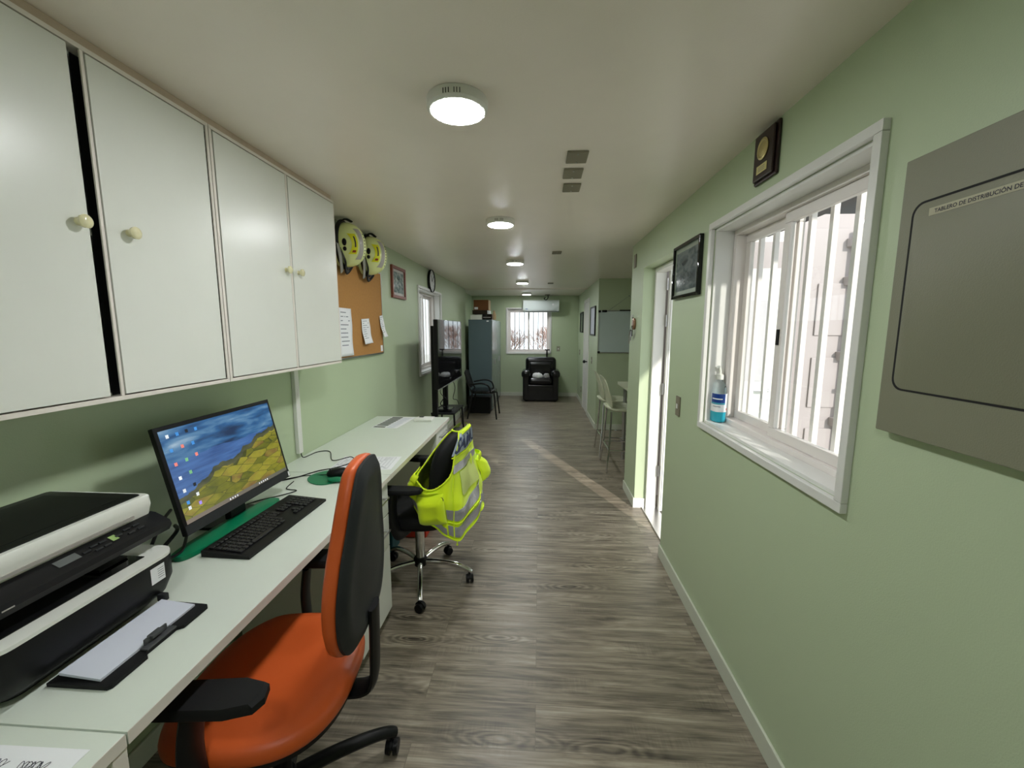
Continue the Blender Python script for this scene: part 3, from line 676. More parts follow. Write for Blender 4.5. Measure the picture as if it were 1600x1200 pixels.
MB().quad(onp(.15, 0.77, .0012), onp(.15, 0.815, .0012), onp(.6, 0.815, .0012), onp(.6, 0.77, .0012)).build('display', mat('grey_display', s2l(92, 96, 96), 0.15), cp)
MB().quad((-0.9845, 0.918, ZD+0.075), (-0.9845, 0.957, ZD+0.075), (-0.9845, 0.957, ZD+0.118), (-0.9845, 0.918, ZD+0.118)).build('white_label', M_paper, pr)
lm = MB()
for k in range(5): lm.quad((-0.9842, 0.937, ZD+0.108-0.006*k), (-0.9842, 0.954, ZD+0.108-0.006*k), (-0.9842, 0.954, ZD+0.1095-0.006*k), (-0.9842, 0.937, ZD+0.1095-0.006*k))
lm.build('label_text', M_inkg, pr)
# front input tray with sheets
b = MB(); out = [(-1.0, 0.692), (-0.868, 0.692), (-0.862, 0.698), (-0.862, 0.775), (-0.874, 0.782), (-0.874, 0.862), (-0.862, 0.870), (-0.862, 0.942), (-0.868, 0.948), (-1.0, 0.955)]
b.prism([(x, y, ZD+0.001) for x, y in out], (0, 0, 0.008)); b.build('input_tray', M_blackm, pr)
pp = MB().box(-1.06, -0.885, 0.69, 0.925, ZD+0.0305, ZD+0.0335, 0.0005, M=None)
b = MB()
b.prism([(-0.984, 0.703, ZD+0.018), (-0.893, 0.703, ZD+0.0095), (-0.893, 0.703, ZD+0.0145), (-0.984, 0.703, ZD+0.024)], (0, 0.235, 0))
pp.bm.free()
b.build('paper_stack', M_paper2, pr)
g = MB(); g.box(-0.892, -0.872, 0.785, 0.862, ZD+0.0095, ZD+0.014, 0.002).box(-0.892, -0.887, 0.795, 0.852, ZD+0.0095, ZD+0.028, 0.002).box(-0.896, -0.880, 0.808, 0.838, ZD+0.020, ZD+0.028, 0.002)
g.build('paper_guide', mat('grey_plastic', s2l(70, 72, 74), 0.5), pr)
MB().box(-1.000, -0.978, 0.940, 0.955, ZD+0.014, ZD+0.034, 0.003).build('side_guide', M_char, pr)
MB().quad((-1.0148, 0.655, ZD+0.192), (-1.0148, 0.675, ZD+0.192), (-1.0148, 0.675, ZD+0.195), (-1.0148, 0.655, ZD+0.195)).build('printed_mark', M_greyt, cp)

# ================================================================== MONITOR (all-in-one)
mo = thing('monitor', 'black all-in-one computer monitor showing a hilly landscape wallpaper', 'monitor', (-1.22, 1.45, ZD))
my0, my1 = 1.168, 1.716
tb, tt = Vector((-1.112, 0, 0.842)), Vector((-1.190, 0, 1.192))   # bottom, top of the face line (x,z)
up = (tt-tb); hh = up.length; up.normalize(); nrm = Vector((up.z, 0, -up.x))
def mp_(u, v, d=0.0):     # u along y 0..1, v up 0..1, d out of the face
    p = tb+up*(v*hh)+nrm*d; return (p.x, my0+(my1-my0)*u, p.z)
b = MB(); sl = lambda d, e: [mp_(e, e, d), mp_(1-e, e, d), mp_(1-e, 1-e, d), mp_(e, 1-e, d)]
b.loft([sl(-0.034, 0.1), sl(-0.018, 0.004), sl(-0.001, 0.0), sl(0.0, 0.003)]); b.build('casing', M_black, mo)
b = MB(); b.grid(lambda u, v: mp_(0.022+0.956*u, 0.095+0.865*v, 0.0006), 2, 2); scn = b.build('screen', M_screen, mo, fixn=False)
MB().prism([mp_(0.003, 0.004, 0.0004), mp_(0.997, 0.004, 0.0004), mp_(0.997, 0.09, 0.0004), mp_(0.003, 0.09, 0.0004)], nrm*0.0015).build('chin', M_char, mo)
MB().box(-1.1205, -1.085, my1-0.012, my1+0.0005, 0.845, 0.872, 0.0).build('chin_sticker', M_paper, mo) if False else None
MB().quad(mp_(0.978, 0.012, 0.0024), mp_(0.994, 0.012, 0.0024), mp_(0.994, 0.07, 0.0024), mp_(0.978, 0.07, 0.0024)).build('sticker', M_paper, mo)
ic = {}
rnd = random.Random(2)
cols = [('icon_blue', (60, 130, 200)), ('icon_red', (214, 120, 110)), ('icon_white', (210, 214, 220)), ('icon_green', (110, 170, 120)), ('icon_purple', (150, 130, 220)), ('icon_dark', (20, 24, 34))]
icm = {k: mat(k, s2l(*c), 0.4, emit=s2l(*c), estr=0.35) for k, c in cols}
pos = [(0.05, .93), (0.12, .93), (0.19, .935), (0.26, .93), (0.05, .78), (0.13, .79), (0.21, .79), (0.05, .63), (0.13, .64), (0.21, .66), (0.05, .48), (0.13, .50), (0.05, .34), (0.13, .36), (0.05, .21), (0.13, .25), (0.05, .15), (0.13, .15)]
pick = ['icon_white', 'icon_blue', 'icon_dark', 'icon_blue', 'icon_blue', 'icon_red', 'icon_blue', 'icon_red', 'icon_green', 'icon_red', 'icon_white', 'icon_green', 'icon_white', 'icon_dark', 'icon_blue', 'icon_white', 'icon_white', 'icon_purple']
for (u, v), k in zip(pos, pick):
    w_, h2 = 0.010, 0.016; U = 0.022+0.956*u; V = 0.095+0.865*v
    MB().quad(mp_(U-w_, V-h2, .0014), mp_(U+w_, V-h2, .0014), mp_(U+w_, V+h2, .0014), mp_(U-w_, V+h2, .0014)).build('desktop_icon', icm[k], scn)
b = MB()
for k in range(9):
    U = 0.36+0.022*k if k < 4 else 0.56+0.022*k; b.quad(mp_(U, .105, .0014), mp_(U+.010, .105, .0014), mp_(U+.010, .122, .0014), mp_(U, .122, .0014))
b.build('taskbar_icons', icm['icon_white'], scn)
MB().box(-1.175, -1.150, 1.40, 1.48, 0.785, 0.98, 0.004, M=None).build('stand_neck', M_black, mo)
MB().box(-1.27, -1.115, 1.34, 1.55, ZD+0.0005, ZD+0.012, 0.005).build('stand_base', M_black, mo)

# keyboard
kb = thing('keyboard', 'black full-size keyboard on the white desk before the monitor', 'keyboard', (-0.99, 1.40, ZD), rz=math.radians(-1.5))
KW, KL = 0.165, 0.455
def kpt(x, y, z): return (x, y, z)
b = MB(); b.loft([[(-KW/2, -KL/2, .0006), (KW/2, -KL/2, .0006), (KW/2, KL/2, .0006), (-KW/2, KL/2, .0006)], [(-KW/2, -KL/2, .022), (KW/2, -KL/2, .010), (KW/2, KL/2, .010), (-KW/2, KL/2, .022)]])
b.build('keyboard_body', M_black, kb, local=True)
key0 = None
def key(x, y, w):
    global key0
    z = 0.0165-0.078*x
    if w not in ic:
        b_ = MB(); b_.box(-0.0078, 0.0078, -w/2+0.0012, w/2-0.0012, 0, 0.0055, 0.0018, 1, M=Ry(math.radians(4.4)))
        o = b_.build('key', mat('keycap', (0.012, 0.012, 0.013), 0.38), kb, local=True); ic[w] = o
    else:
        o = ic[w].copy(); COL.objects.link(o); o.parent = kb
    o.location = (x, y, z)
rows = [(-0.060, 0.016, 16), (-0.036, 0.0175, 15), (-0.018, 0.0175, 15), (0.0, 0.0175, 13), (0.018, 0.0175, 13)]
for x, w, n in rows:
    y = -KL/2+0.012+w/2
    for k in range(n): key(x, y, w); y += w+0.0012
y = -KL/2+0.02
for w in (0.022, 0.018, 0.018, 0.105, 0.018, 0.018, 0.022): key(0.036, y+w/2-0.008, w); y += w+0.0012
for i in range(5):
    for j in range(3):
        if (i, j) in ((2, 0), (2, 1), (2, 2), (3, 0), (3, 2)): continue
        key(-0.036+0.018*i, KL/2-0.141+0.0187*j, 0.0175)
for i in range(5):
    for j in range(4): key(-0.036+0.018*i, KL/2-0.078+0.0187*j, 0.0175)

# wrist rest and mouse pad
wr_ = MB(); c_ = []
for k, (s_, z) in enumerate(((0.96, .001), (1.0, .006), (0.97, .016), (0.80, .021), (0.4, .0225))):
    c_.append([(-1.125+0.048*s_*x/0.048, 1.375+y*(s_ if k > 2 else 1)*1.0, ZD+z) for x, y in selip(0.046*s_, 0.235*(1-(1-s_)*0.15), 40, 3.2)])
M_rot = T(-1.125, 1.375, 0)@Rz(math.radians(-3))@T(1.125, -1.375, 0)
wr_.loft(c_, M=M_rot); wro = wr_.build('wrist_rest', M_greenpad); tag(wro, 'long green wrist rest between the keyboard and the monitor', 'wrist rest')
mpd = thing('mouse_pad', 'green mouse pad with wrist bulge under the black mouse', 'mouse pad', (-1.02, 1.90, ZD))
outl = [(-1.02+0.112*math.cos(a)*(1-0.12*math.exp(-((a-math.radians(305))/0.25)**2)), 1.905+0.10*math.sin(a)*(1-0.14*math.exp(-((a-math.radians(305))/0.25)**2)+0.10*math.exp(-((a-math.radians(265))/0.5)**2))) for a in [2*math.pi*k/48 for k in range(48)]]
MB().loft([[(x, y, ZD+.0008) for x, y in outl], [(x, y, ZD+.004) for x, y in outl]]).build('pad', M_greenpad, mpd)
b = MB(); b.ball((-0.965, 1.845, ZD+0.012), 0.045, 0.028, 0.0095); b.build('wrist_bulge', M_greenpad, mpd)
ms = thing('computer_mouse', 'black wired mouse resting on the green mouse pad', 'mouse', (-0.99, 1.93, ZD+0.004))
b = MB(); b.loft([[(-0.995+x, 1.925+y, ZD+0.0048+z) for x, y in selip(0.056*s_, 0.031*s_, 28, 2.3)] for s_, z in ((.93, 0), (1, .008), (.96, .018), (.82, .027), (.55, .033), (.2, .0355))], M=T(-0.995, 1.925, 0)@Rz(math.radians(20))@T(0.995, -1.925, 0))
b.build('mouse_body', M_black, ms)
MB().cyl((-1.028, 1.906, ZD+0.034), (-1.028, 1.914, ZD+0.034), 0.006).build('scroll_wheel', M_char, ms)
tag(MB().tube(spline([(-1.045, 1.905, ZD+.012), (-1.10, 1.92, ZD+.003), (-1.17, 1.90, ZD+.003), (-1.24, 1.84, ZD+.003), (-1.29, 1.76, ZD+.003)]), 0.0022, 6).build('mouse_cable', M_black), 'thin black mouse cable running from pad to behind the monitor', 'cable')
tag(MB().tube(spline([(-1.342, 2.185, ZD+.035), (-1.33, 2.19, ZD+.004), (-1.31, 2.30, ZD+.003), (-1.24, 2.31, ZD+.003), (-1.14, 2.15, ZD+.003), (-1.07, 2.22, ZD+.003), (-1.02, 2.14, ZD+.003), (-1.06, 2.04, ZD+.003), (-1.13, 1.98, ZD+.003), (-1.19, 1.88, ZD+.003), (-1.27, 1.80, ZD+.003)]), 0.0026, 6).build('network_cable', M_black), 'black cable curling from the wall trunking across the desk', 'cable')
tag(MB().tube(spline([(-1.17, 1.83, ZD+.003), (-1.15, 1.74, ZD+.003), (-1.09, 1.72, ZD+.003), (-1.13, 1.66, ZD+.003), (-1.19, 1.60, ZD+.003), (-1.25, 1.5, ZD+.003)]), 0.0022, 6).build('keyboard_cable', M_black), 'black keyboard cable looping beneath the monitor corner', 'cable')
pa = thing('power_adapter', 'black power adapter and plugs between the printer and monitor', 'adapter', (-1.2, 1.12, ZD))
MB().box(-1.23, -1.13, 1.06, 1.12, ZD+.0006, ZD+.045, .008).build('adapter_body', M_black, pa)
MB().tube(spline([(-1.18, 1.12, ZD+.03), (-1.16, 1.18, ZD+.08), (-1.22, 1.24, ZD+.07)]), .006, 8).tube(spline([(-1.20, 1.12, ZD+.04), (-1.2, 1.17, ZD+.11), (-1.24, 1.25, ZD+.12)]), .005, 8).tube(spline([(-1.15, 1.12, ZD+.02), (-1.14, 1.17, ZD+.02), (-1.2, 1.26, ZD+.03)]), .005, 8).build('plug_cables', M_black, pa)

# ---- papers on the desks
def paper(name, label, x0, x1, y0, y1, z, rz=0.0, lines=None, m=M_paper, t=0.0006, cat='paper', linem=None):
    cx, cy = (x0+x1)/2, (y0+y1)/2
    r = thing(name, label, cat, (cx, cy, z), rz)
    MB().box(-(x1-x0)/2, (x1-x0)/2, -(y1-y0)/2, (y1-y0)/2, 0.0004, 0.0004+t).build('sheet', m, r, local=True)
    if lines:
        b_ = MB()
        for (a, c, d, e) in lines:
            b_.quad((a, c, .0008+t), (d, c, .0008+t), (d, e, .0008+t), (a, e, .0008+t))
        b_.build('printing', linem or M_inkg, r, local=True)
    return r
rnd = random.Random(11)
ln = []
for k in range(16):
    x = -0.155+0.0195*k; ln.append((x, -0.095, x+0.0012, 0.095))
for k in range(11): y = -0.095+0.019*k; ln.append((-0.155, y, 0.137, y+0.0012))
for k in range(46):
    a, c = rnd.randint(0, 14), rnd.randint(0, 9); x = -0.152+0.0195*a; y = -0.09+0.019*c; ln.append((x, y, x+0.013, y+rnd.uniform(.002, .006)))
paper('printed_form', 'white printed table sheet on desk beyond the mouse pad', -1.10, -0.775, 2.02, 2.24, ZD, math.radians(4), ln)
r_ = thing('photo_strip_sheet', 'white sheet with a row of dark photographs on the far desk', 'paper', (-1.13, 3.12, ZD), math.radians(-4))
MB().box(-0.10, 0.10, -0.20, 0.18, .0004, .001).build('sheet', M_paper, r_, local=True)
b = MB()
for k in range(8): y = -0.19+0.045*k+(0.0 if k == 0 else 0.012); b.quad((-0.09, y, .0014), (0.0, y, .0014), (0.0, y+0.034, .0014), (-0.09, y+0.034, .0014))
b.build('photographs', mat('dark_photo_print', s2l(62, 70, 60), 0.5, var=.6, vscale=60), r_, local=True)
b = MB()
for k in range(8):
    for q in range(3): y = -0.185+0.045*k+.009*q; b.quad((0.012, y, .0014), (0.012+rnd.uniform(.04, .075), y, .0014), (0.08, y+.004, .0014), (0.012, y+.004, .0014))
b.build('captions', mat('blue_grey_print', s2l(170, 178, 200), 0.6), r_, local=True)
nb = thing('white_desk_device', 'small white slab device at the far end of the desk', 'device', (-0.91, 3.2, ZD))
MB().box(-0.985, -0.845, 3.14, 3.26, ZD+.0005, ZD+.02, .004).build('device_body', M_mel, nb)
MB().box(-0.965, -0.93, 3.22, 3.245, ZD+.0202, ZD+.024, .001).build('dark_button', M_char, nb)
hs = paper('handwritten_sheet', 'white sheet with handwritten notes at the lower left desk corner', -0.99, -0.772, 0.283, 0.578, ZD, math.radians(1))
b = MB()
for k, (x, y) in enumerate(((-0.045, 0.112), (-0.025, 0.118), (0.02, 0.116), (0.034, 0.116), (0.048, 0.117), (-0.08, 0.07), (-0.03, 0.075), (0.03, 0.06))):
    pts = [(x+0.006*math.sin(t*1.7+k)+0.002*t, y+0.007*math.cos(t*2.3+k), .0016) for t in [q*0.35 for q in range(22)]]
    b.tube(spline(pts, 2), 0.0005, 4)
b.build('handwriting', M_ink, hs, local=True)

# ================================================================== OFFICE CHAIRS
def caster(cx, cy, ang, parent, m=M_black):
    A = T(cx, cy, 0)@Rz(ang)
    b = MB()
    for s_ in (-1, 1): b.cyl((0, s_*0.006, 0.027), (0, s_*0.021, 0.027), 0.0265, 0.024, 22)
    b.cyl((0, -0.02, 0.027), (0, 0.02, 0.027), 0.008)
    w = b  # transform
    bmesh.ops.transform(w.bm, matrix=A, verts=w.bm.verts[:]); w.build('caster_wheel', m, parent, local=True)
    b = MB(); b.loft([[(0.030*math.cos(t)*s_, q, 0.030+0.030*math.sin(t)*s_) for t in [math.radians(a) for a in range(10, 175, 15)]] + [(-0.022*s_, q, 0.03), (0.022*s_, q, .03)] for q, s_ in ((-0.005, 1.0), (0.005, 1.0))])
    b.cyl((0, 0, 0.055), (0, 0, 0.082), 0.007)
    bmesh.ops.transform(b.bm, matrix=A, verts=b.bm.verts[:]); return b.build('caster_hood', m, parent, local=True)
def star_base(r, a0, R_, mleg, rad0, rad1, hubm, flat=0.75, ztip=0.088):
    for k in range(5):
        a = math.radians(a0+72*k); d = Vector((math.cos(a), math.sin(a), 0))
        pts = spline([d*0.03+Vector((0, 0, 0.118)), d*R_*0.4+Vector((0, 0, 0.120)), d*R_*0.75+Vector((0, 0, 0.108)), d*R_*0.96+Vector((0, 0, ztip+0.006)), d*(R_+0.012)+Vector((0, 0, ztip-0.008))], 4)
        n = len(pts); rr_ = [rad0+(rad1-rad0)*i/(n-1) for i in range(n)]
        leg = MB().tube(pts, rr_, 12, flat=((0, 0, 1), flat)).build('base_leg', mleg, r, local=True)
        caster(d.x*R_, d.y*R_, a+1.0+k*0.9, r)
    MB().lathe([(0.01, .095), (.036, .095), (.042, .11), (.042, .13), (.034, .145), (.01, .147)], 24).build('hub', hubm, r, local=True)

def back_surface(z, y, xtab, wrap): return lerp_tab(xtab, z)-wrap*y*y
def backrest_mesh(outline, xtab, wrap, thick, front, n=48, inset=(0, .3, .75, 1.0, 1.0, .75, .35), sgn=1):
    """outline: closed list (y,z). lofts thickness along x using scaled loops"""
    cy = sum(p[0] for p in outline)/len(outline); cz = sum(p[1] for p in outline)/len(outline)
    loops = []
    for s_, d in front:
        lp = []
        for y, z in outline:
            yy, zz = cy+(y-cy)*s_, cz+(z-cz)*s_
            lp.append((back_surface(zz, yy, xtab, wrap)+d, yy, zz))
        loops.append(lp)
    return loops

def orange_chair():
    r = thing('office_chair', 'orange office chair with dark grey backrest shell pulled up to the near desk', 'office chair', (-0.775, 1.055, 0), math.radians(6))
    star_base(r, 31, 0.335, M_black, 0.026, 0.019, M_black, 0.8, 0.085)
    MB().lathe([(.01, .145), (.026, .145), (.026, .30), (.018, .302), (.018, .40), (.01, .40)], 24).build('gas_lift', M_black, r, local=True)
    MB().box(-.11, .13, -.07, .07, .395, .43, .012).build('tilt_mechanism', M_black, r, local=True)
    # seat
    base = selip(0.238, 0.255, 64, 2.7)
    def seat_loop(s_, z, dish=0.0):
        out = []
        for x, y in base:
            X, Y = x*s_, y*s_
            out.append((X, Y, z + 0.012*(abs(Y)/0.25)**2*(s_ < 1.0)*0 - (0.030*max(0, -X-0.10)/0.14*1.0 if X < -0.10 else 0)))
        return out
    MB().loft([seat_loop(.78, .425), seat_loop(.93, .430), seat_loop(.965, .438), seat_loop(.965, .452)]).build('seat_shell', M_black, r, local=True)
    MB().loft([seat_loop(.97, .4525), seat_loop(1.0, .462), seat_loop(1.005, .476), seat_loop(.985, .492), seat_loop(.93, .503), seat_loop(.8, .507), seat_loop(.6, .504), seat_loop(.3, .498), seat_loop(.08, .496)]).build('seat', M_orange, r, local=True, ang=80)
    # backrest
    half = [(.628, .06), (.638, .115), (.662, .155), (.71, .182), (.77, .192), (.84, .187), (.92, .163), (.99, .138), (1.05, .118), (1.10, .096), (1.135, .070), (1.146, .02)]
    hs_ = spline([(w, z, 0) for z, w in half], 4)
    right = [(p.x, p.y) for p in hs_]; outline = right+[(-a, c) for a, c in reversed(right)]
    xt = [(.58, .238), (.70, .240), (.80, .243), (.92, .248), (1.0, .255), (1.06, .260), (1.15, .264)]
    cush = backrest_mesh(outline, xt, .25, 0, [(.15, .006), (.5, .002), (.8, -.004), (.93, -.008), (.985, .0), (1.0, .014), (.995, .026), (.96, .030)])
    MB().loft(cush).build('backrest_cushion', M_orange, r, local=True, ang=80)
    sh_ = backrest_mesh(outline, xt, .25, 0, [(.95, .0305), (.985, .032), (.985, .040), (.90, .052), (.80, .055), (.76, .052), (.5, .055), (.15, .057)])
    MB().loft(sh_).build('backrest_shell', M_char, r, local=True, ang=50)
    # bracket
    p = spline([(.05, 0, .422), (.20, 0, .424), (.268, 0, .432), (.292, 0, .47), (.298, 0, .60), (.300, 0, .70)], 5)
    MB().tube(p, .036, 10, flat=((0, 0, 1), .34)).build('back_bracket', M_black, r, local=True)
    for s_ in (-1, 1):
        q = spline([(.02, s_*.10, .415), (-.02, s_*.235, .415), (-.03, s_*.278, .44), (-.035, s_*.285, .55), (-.02, s_*.283, .655)], 5)
        post = MB().tube(q, .034, 12, flat=((0, 1, 0), .42)).build('armrest_post', M_black, r, local=True)
        b = MB(); o_ = [(-.13, -.030), (-.10, -.042), (.08, -.045), (.135, -.032), (.148, -.006), (.14, .030), (.09, .044), (-.10, .040), (-.13, .030)]
        c_ = [[(x*k-.005, s_*(.285)+y*k, z+.01) for x, y in o_] for k, z in ((.9, .655), (1, .660), (1, .676), (.93, .684), (.5, .686))]
        b.loft(c_); b.build('armrest_pad', M_blackm, r, local=True)
    return r
orange_chair()

def black_chair():
    r = thing('office_chair', 'black office chair with chrome star base wearing a reflective vest', 'office chair', (-0.700, 2.28, 0), 0)
    star_base(r, -74.5, 0.30, M_chrome, .0165, .0125, M_black, 1.0, .078)
    MB().lathe([(.01, .145), (.027, .145), (.027, .33), (.02, .332), (.02, .34)], 24).build('gas_lift', M_chrome, r, local=True)
    MB().lathe([(.01, .325), (.031, .325), (.031, .345), (.015, .347), (.015, .415), (.01, .415)], 24).build('lift_collar', M_black, r, local=True)
    base = selip(0.23, 0.235, 56, 3.0)
    sl = lambda s_, z: [(x*s_, y*s_, z-(0.025*max(0, -x*s_-0.10)/0.13)) for x, y in base]
    MB().loft([sl(.85, .415), sl(.97, .42), sl(1, .435), sl(1, .475), sl(.97, .492), sl(.88, .50), sl(.5, .503), sl(.1, .50)]).build('seat', M_blackm, r, local=True, ang=80)
    outline = [(a, c+.70) for a, c in selip(.215, .225, 56, 3.2)]
    xt = [(.45, .17), (.6, .185), (.75, .20), (.95, .235)]
    MB().loft(backrest_mesh(outline, xt, 1.1, 0, [(.2, -.02), (.6, -.03), (.9, -.035), (.99, -.015), (1, .01), (.98, .035), (.85, .05), (.3, .055)])).build('backrest', M_blackm, r, local=True, ang=80)
    MB().tube(spline([(.02, 0, .405), (.17, 0, .40), (.245, 0, .44), (.255, 0, .6)], 5), .026, 10, flat=((0, 0, 1), .4)).build('back_bracket', M_black, r, local=True)
    for s_ in (-1, 1):
        q = spline([(0, s_*.10, .41), (-.03, s_*.22, .41), (-.045, s_*.262, .44), (-.06, s_*.27, .55), (-.05, s_*.268, .652)], 5)
        MB().tube(q, .036, 12, flat=((0, 1, 0), .4)).build('armrest_post', M_black, r, local=True)
        o_ = [(-.12, -.026), (-.08, -.04), (.07, -.04), (.12, -.02), (.12, .02), (.07, .04), (-.08, .04), (-.12, .026)]
        MB().loft([[(x*k-.02, s_*.268+y*k, z) for x, y in o_] for k, z in ((.9, .652), (1, .658), (1, .67), (.92, .678), (.5, .68))]).build('armrest_pad', M_blackm, r, local=True)
    return r
black_chair()

# ================================================================== VEST on the black chair
ve = thing('reflective_vest', 'fluorescent yellow rescue vest with silver bands draped over the black office chair', 'vest', (-0.50, 2.33, 0.40))
# cross-section rings at several heights: control points (x,y) starting rear-centre, going to near side, front, far side
RINGS = [   # z, ring points: rear-mid, rear-near, near-side, near-front, front-mid, far-front, far-side, rear-far
    (0.365, [(-.345, 2.36), (-.415, 2.085), (-.50, 2.05), (-.600, 2.12), (-.64, 2.30), (-.60, 2.50), (-.50, 2.60), (-.39, 2.58)]),
    (0.47, [(-.350, 2.36), (-.415, 2.075), (-.51, 2.03), (-.640, 2.09), (-.66, 2.30), (-.61, 2.52), (-.50, 2.62), (-.38, 2.59)]),
    (0.60, [(-.375, 2.36), (-.425, 2.085), (-.53, 2.02), (-.665, 2.08), (-.67, 2.30), (-.61, 2.52), (-.50, 2.61), (-.385, 2.58)]),
    (0.70, [(-.405, 2.36), (-.440, 2.105), (-.54, 2.03), (-.655, 2.09), (-.66, 2.30), (-.60, 2.50), (-.50, 2.58), (-.41, 2.56)]),
    (0.82, [(-.415, 2.36), (-.445, 2.13), (-.51, 2.09), (-.575, 2.13), (-.59, 2.30), (-.56, 2.48), (-.48, 2.54), (-.42, 2.52)]),
    (0.90, [(-.410, 2.36), (-.430, 2.18), (-.47, 2.16), (-.515, 2.20), (-.52, 2.32), (-.50, 2.46), (-.46, 2.50), (-.42, 2.48)]),
    (0.935, [(-.425, 2.36), (-.440, 2.24), (-.46, 2.22), (-.485, 2.25), (-.49, 2.33), (-.48, 2.42), (-.46, 2.45), (-.435, 2.43)])]
def ring_pt(ring, a):     # closed catmull-rom, a in [0,1)
    m = len(ring); f_ = (a % 1.0)*m; i = int(f_); t = f_-i
    A, B, C, D = (Vector((*ring[(i+k) % m], 0)) for k in (-1, 0, 1, 2))
    return 0.5*((2*B)+(-A+C)*t+(2*A-5*B+4*C-D)*t*t+(-A+3*B-3*C+D)*t**3)
def vest_pt(a, z, off=0.0, fold=True):
    zs = [q[0] for q in RINGS]
    z_ = max(zs[0], min(zs[-1], z)); i = max(k for k in range(len(zs)-1) if zs[k] <= z_+1e-9); t = (z_-zs[i])/(zs[i+1]-zs[i])
    def P(aa):
        return ring_pt(RINGS[i][1], aa)*(1-t)+ring_pt(RINGS[i+1][1], aa)*t
    p = P(a); d = (P(a+.004)-P(a-.004)); n = Vector((d.y, -d.x, 0)).normalized()
    c = Vector((-.52, 2.33, 0))
    if n.dot(p-c) < 0: n = -n
    w = 0.0
    if fold: w = 0.006*math.sin(a*61+z*14)+0.004*math.sin(a*23-z*37)
    p = p+n*(off+w*min(1, (0.95-z)/0.3))
    return Vector((p.x, p.y, z))
def hem(a):      # lower edge height
    return lerp_tab([(0, .405), (.08, .385), (.14, .375), (.2, .40), (.30, .475), (.38, .53), (.5, .56), (.75, .50), (.9, .42), (1, .405)], a % 1.0)
def in_hole(a, z):    # armholes near side (a~.12-.42) and far side
    for (ca, wa, cz, hz) in ((.272, .130, .835, .165), (.735, .10, .80, .15)):
        if ((a-ca)/wa)**2+((z-cz)/hz)**2 < 1: return True
    return False
def vest_shell():
    b = MB(); NU, NV = 176, 84; g = {}
    def vtx(i, j):
        i %= NU
        if (i, j) not in g:
            a = i/NU; z0 = hem(a); z = z0+(0.935-z0)*j/NV
            g[(i, j)] = b.bm.verts.new(vest_pt(a, z))
        return g[(i, j)]
    for i in range(NU):
        for j in range(NV):
            a = (i+.5)/NU; z0 = hem(a); z = z0+(0.935-z0)*(j+.5)/NV
            if in_hole(a, z): continue
            b.bm.faces.new((vtx(i, j), vtx(i+1, j), vtx(i+1, j+1), vtx(i, j+1)))
    return b.build('vest_fabric', M_vest, ve, ang=80)
vest_shell()
def vpatch(name, fn, nu, nv, m, off, par=ve, thick=0.003, round_=0.0):
    """raised patch: fn(u,v)->(a,z)"""
    b = MB()
    def q(u, v, o_):
        a, z = fn(u, v); e = min(u, 1-u, v, 1-v); return vest_pt(a, z, o_+(round_*math.sin(min(1, e/0.32)*math.pi/2) if round_ else 0))
    top = [[q(i/nu, j/nv, off) for i in range(nu+1)] for j in range(nv+1)]
    bot = [[vest_pt(*fn(i/nu, j/nv), off-thick) for i in range(nu+1)] for j in range(nv+1)]
    T_ = [[b.bm.verts.new(p) for p in r_] for r_ in top]; B_ = [[b.bm.verts.new(p) for p in r_] for r_ in bot]
    for j in range(nv):
        for i in range(nu):
            b.bm.faces.new((T_[j][i], T_[j][i+1], T_[j+1][i+1], T_[j+1][i]))
    for i in range(nu):
        b.bm.faces.new((B_[0][i], B_[0][i+1], T_[0][i+1], T_[0][i])); b.bm.faces.new((T_[nv][i], T_[nv][i+1], B_[nv][i+1], B_[nv][i]))
    for j in range(nv):
        b.bm.faces.new((T_[j][0], T_[j+1][0], B_[j+1][0], B_[j][0])); b.bm.faces.new((B_[j][nu], B_[j+1][nu], T_[j+1][nu], T_[j][nu]))
    return b.build(name, m, par, ang=60)
def rect(a0, a1, z0, z1, skew=0.0): return lambda u, v: (a0+(a1-a0)*u, z0+(z1-z0)*v+skew*(u-.5))
def hemband(a0, a1, d0, d1): return lambda u, v: ((a0+(a1-a0)*u), hem(a0+(a1-a0)*u)+d0+(d1-d0)*v)
vpatch('reflective_band', hemband(-.12, .20, .018, .075), 40, 4, M_silver, .005)
vpatch('reflective_band', hemband(-.12, .20, .108, .165), 40, 4, M_silver, .005)
vpatch('reflective_band', hemband(.21, .44, .012, .050), 30, 4, M_silver, .005)
vpatch('reflective_band', rect(-.06, .150, .735, .775), 24, 4, M_silver, .007)
vpatch('back_panel', rect(-.085, .165, .825, .922), 30, 8, mat('pale_silver_panel', s2l(160, 172, 190), 0.4, bump=.5, bscale=60, bdist=.003), .006)
vpatch('mesh_panel', rect(-.03, .10, .60, .725), 18, 6, mat('pale_mesh', s2l(206, 220, 130), .6, bump=.6, bscale=500), .005)
vpatch('side_pocket', rect(.205, .345, .475, .635, -.03), 26, 18, M_vest, .008, round_=.036)
vpatch('chest_pocket', rect(.355, .45, .59, .70), 16, 12, M_vest, .008, round_=.026)
vpatch('pocket_flap', rect(.345, .455, .69, .725), 14, 4, M_vestp, .016, round_=.006)
vpatch('rear_pocket', rect(-.23, -.07, .53, .69), 22, 14, M_vest, .010, round_=.055)
vpatch('pocket_flap', rect(-.235, -.065, .685, .72), 14, 4, M_vestp, .034, round_=.006)
vpatch('shoulder_strap', rect(-.10, .12, .918, .934), 20, 3, M_vestp, .012, round_=.006)
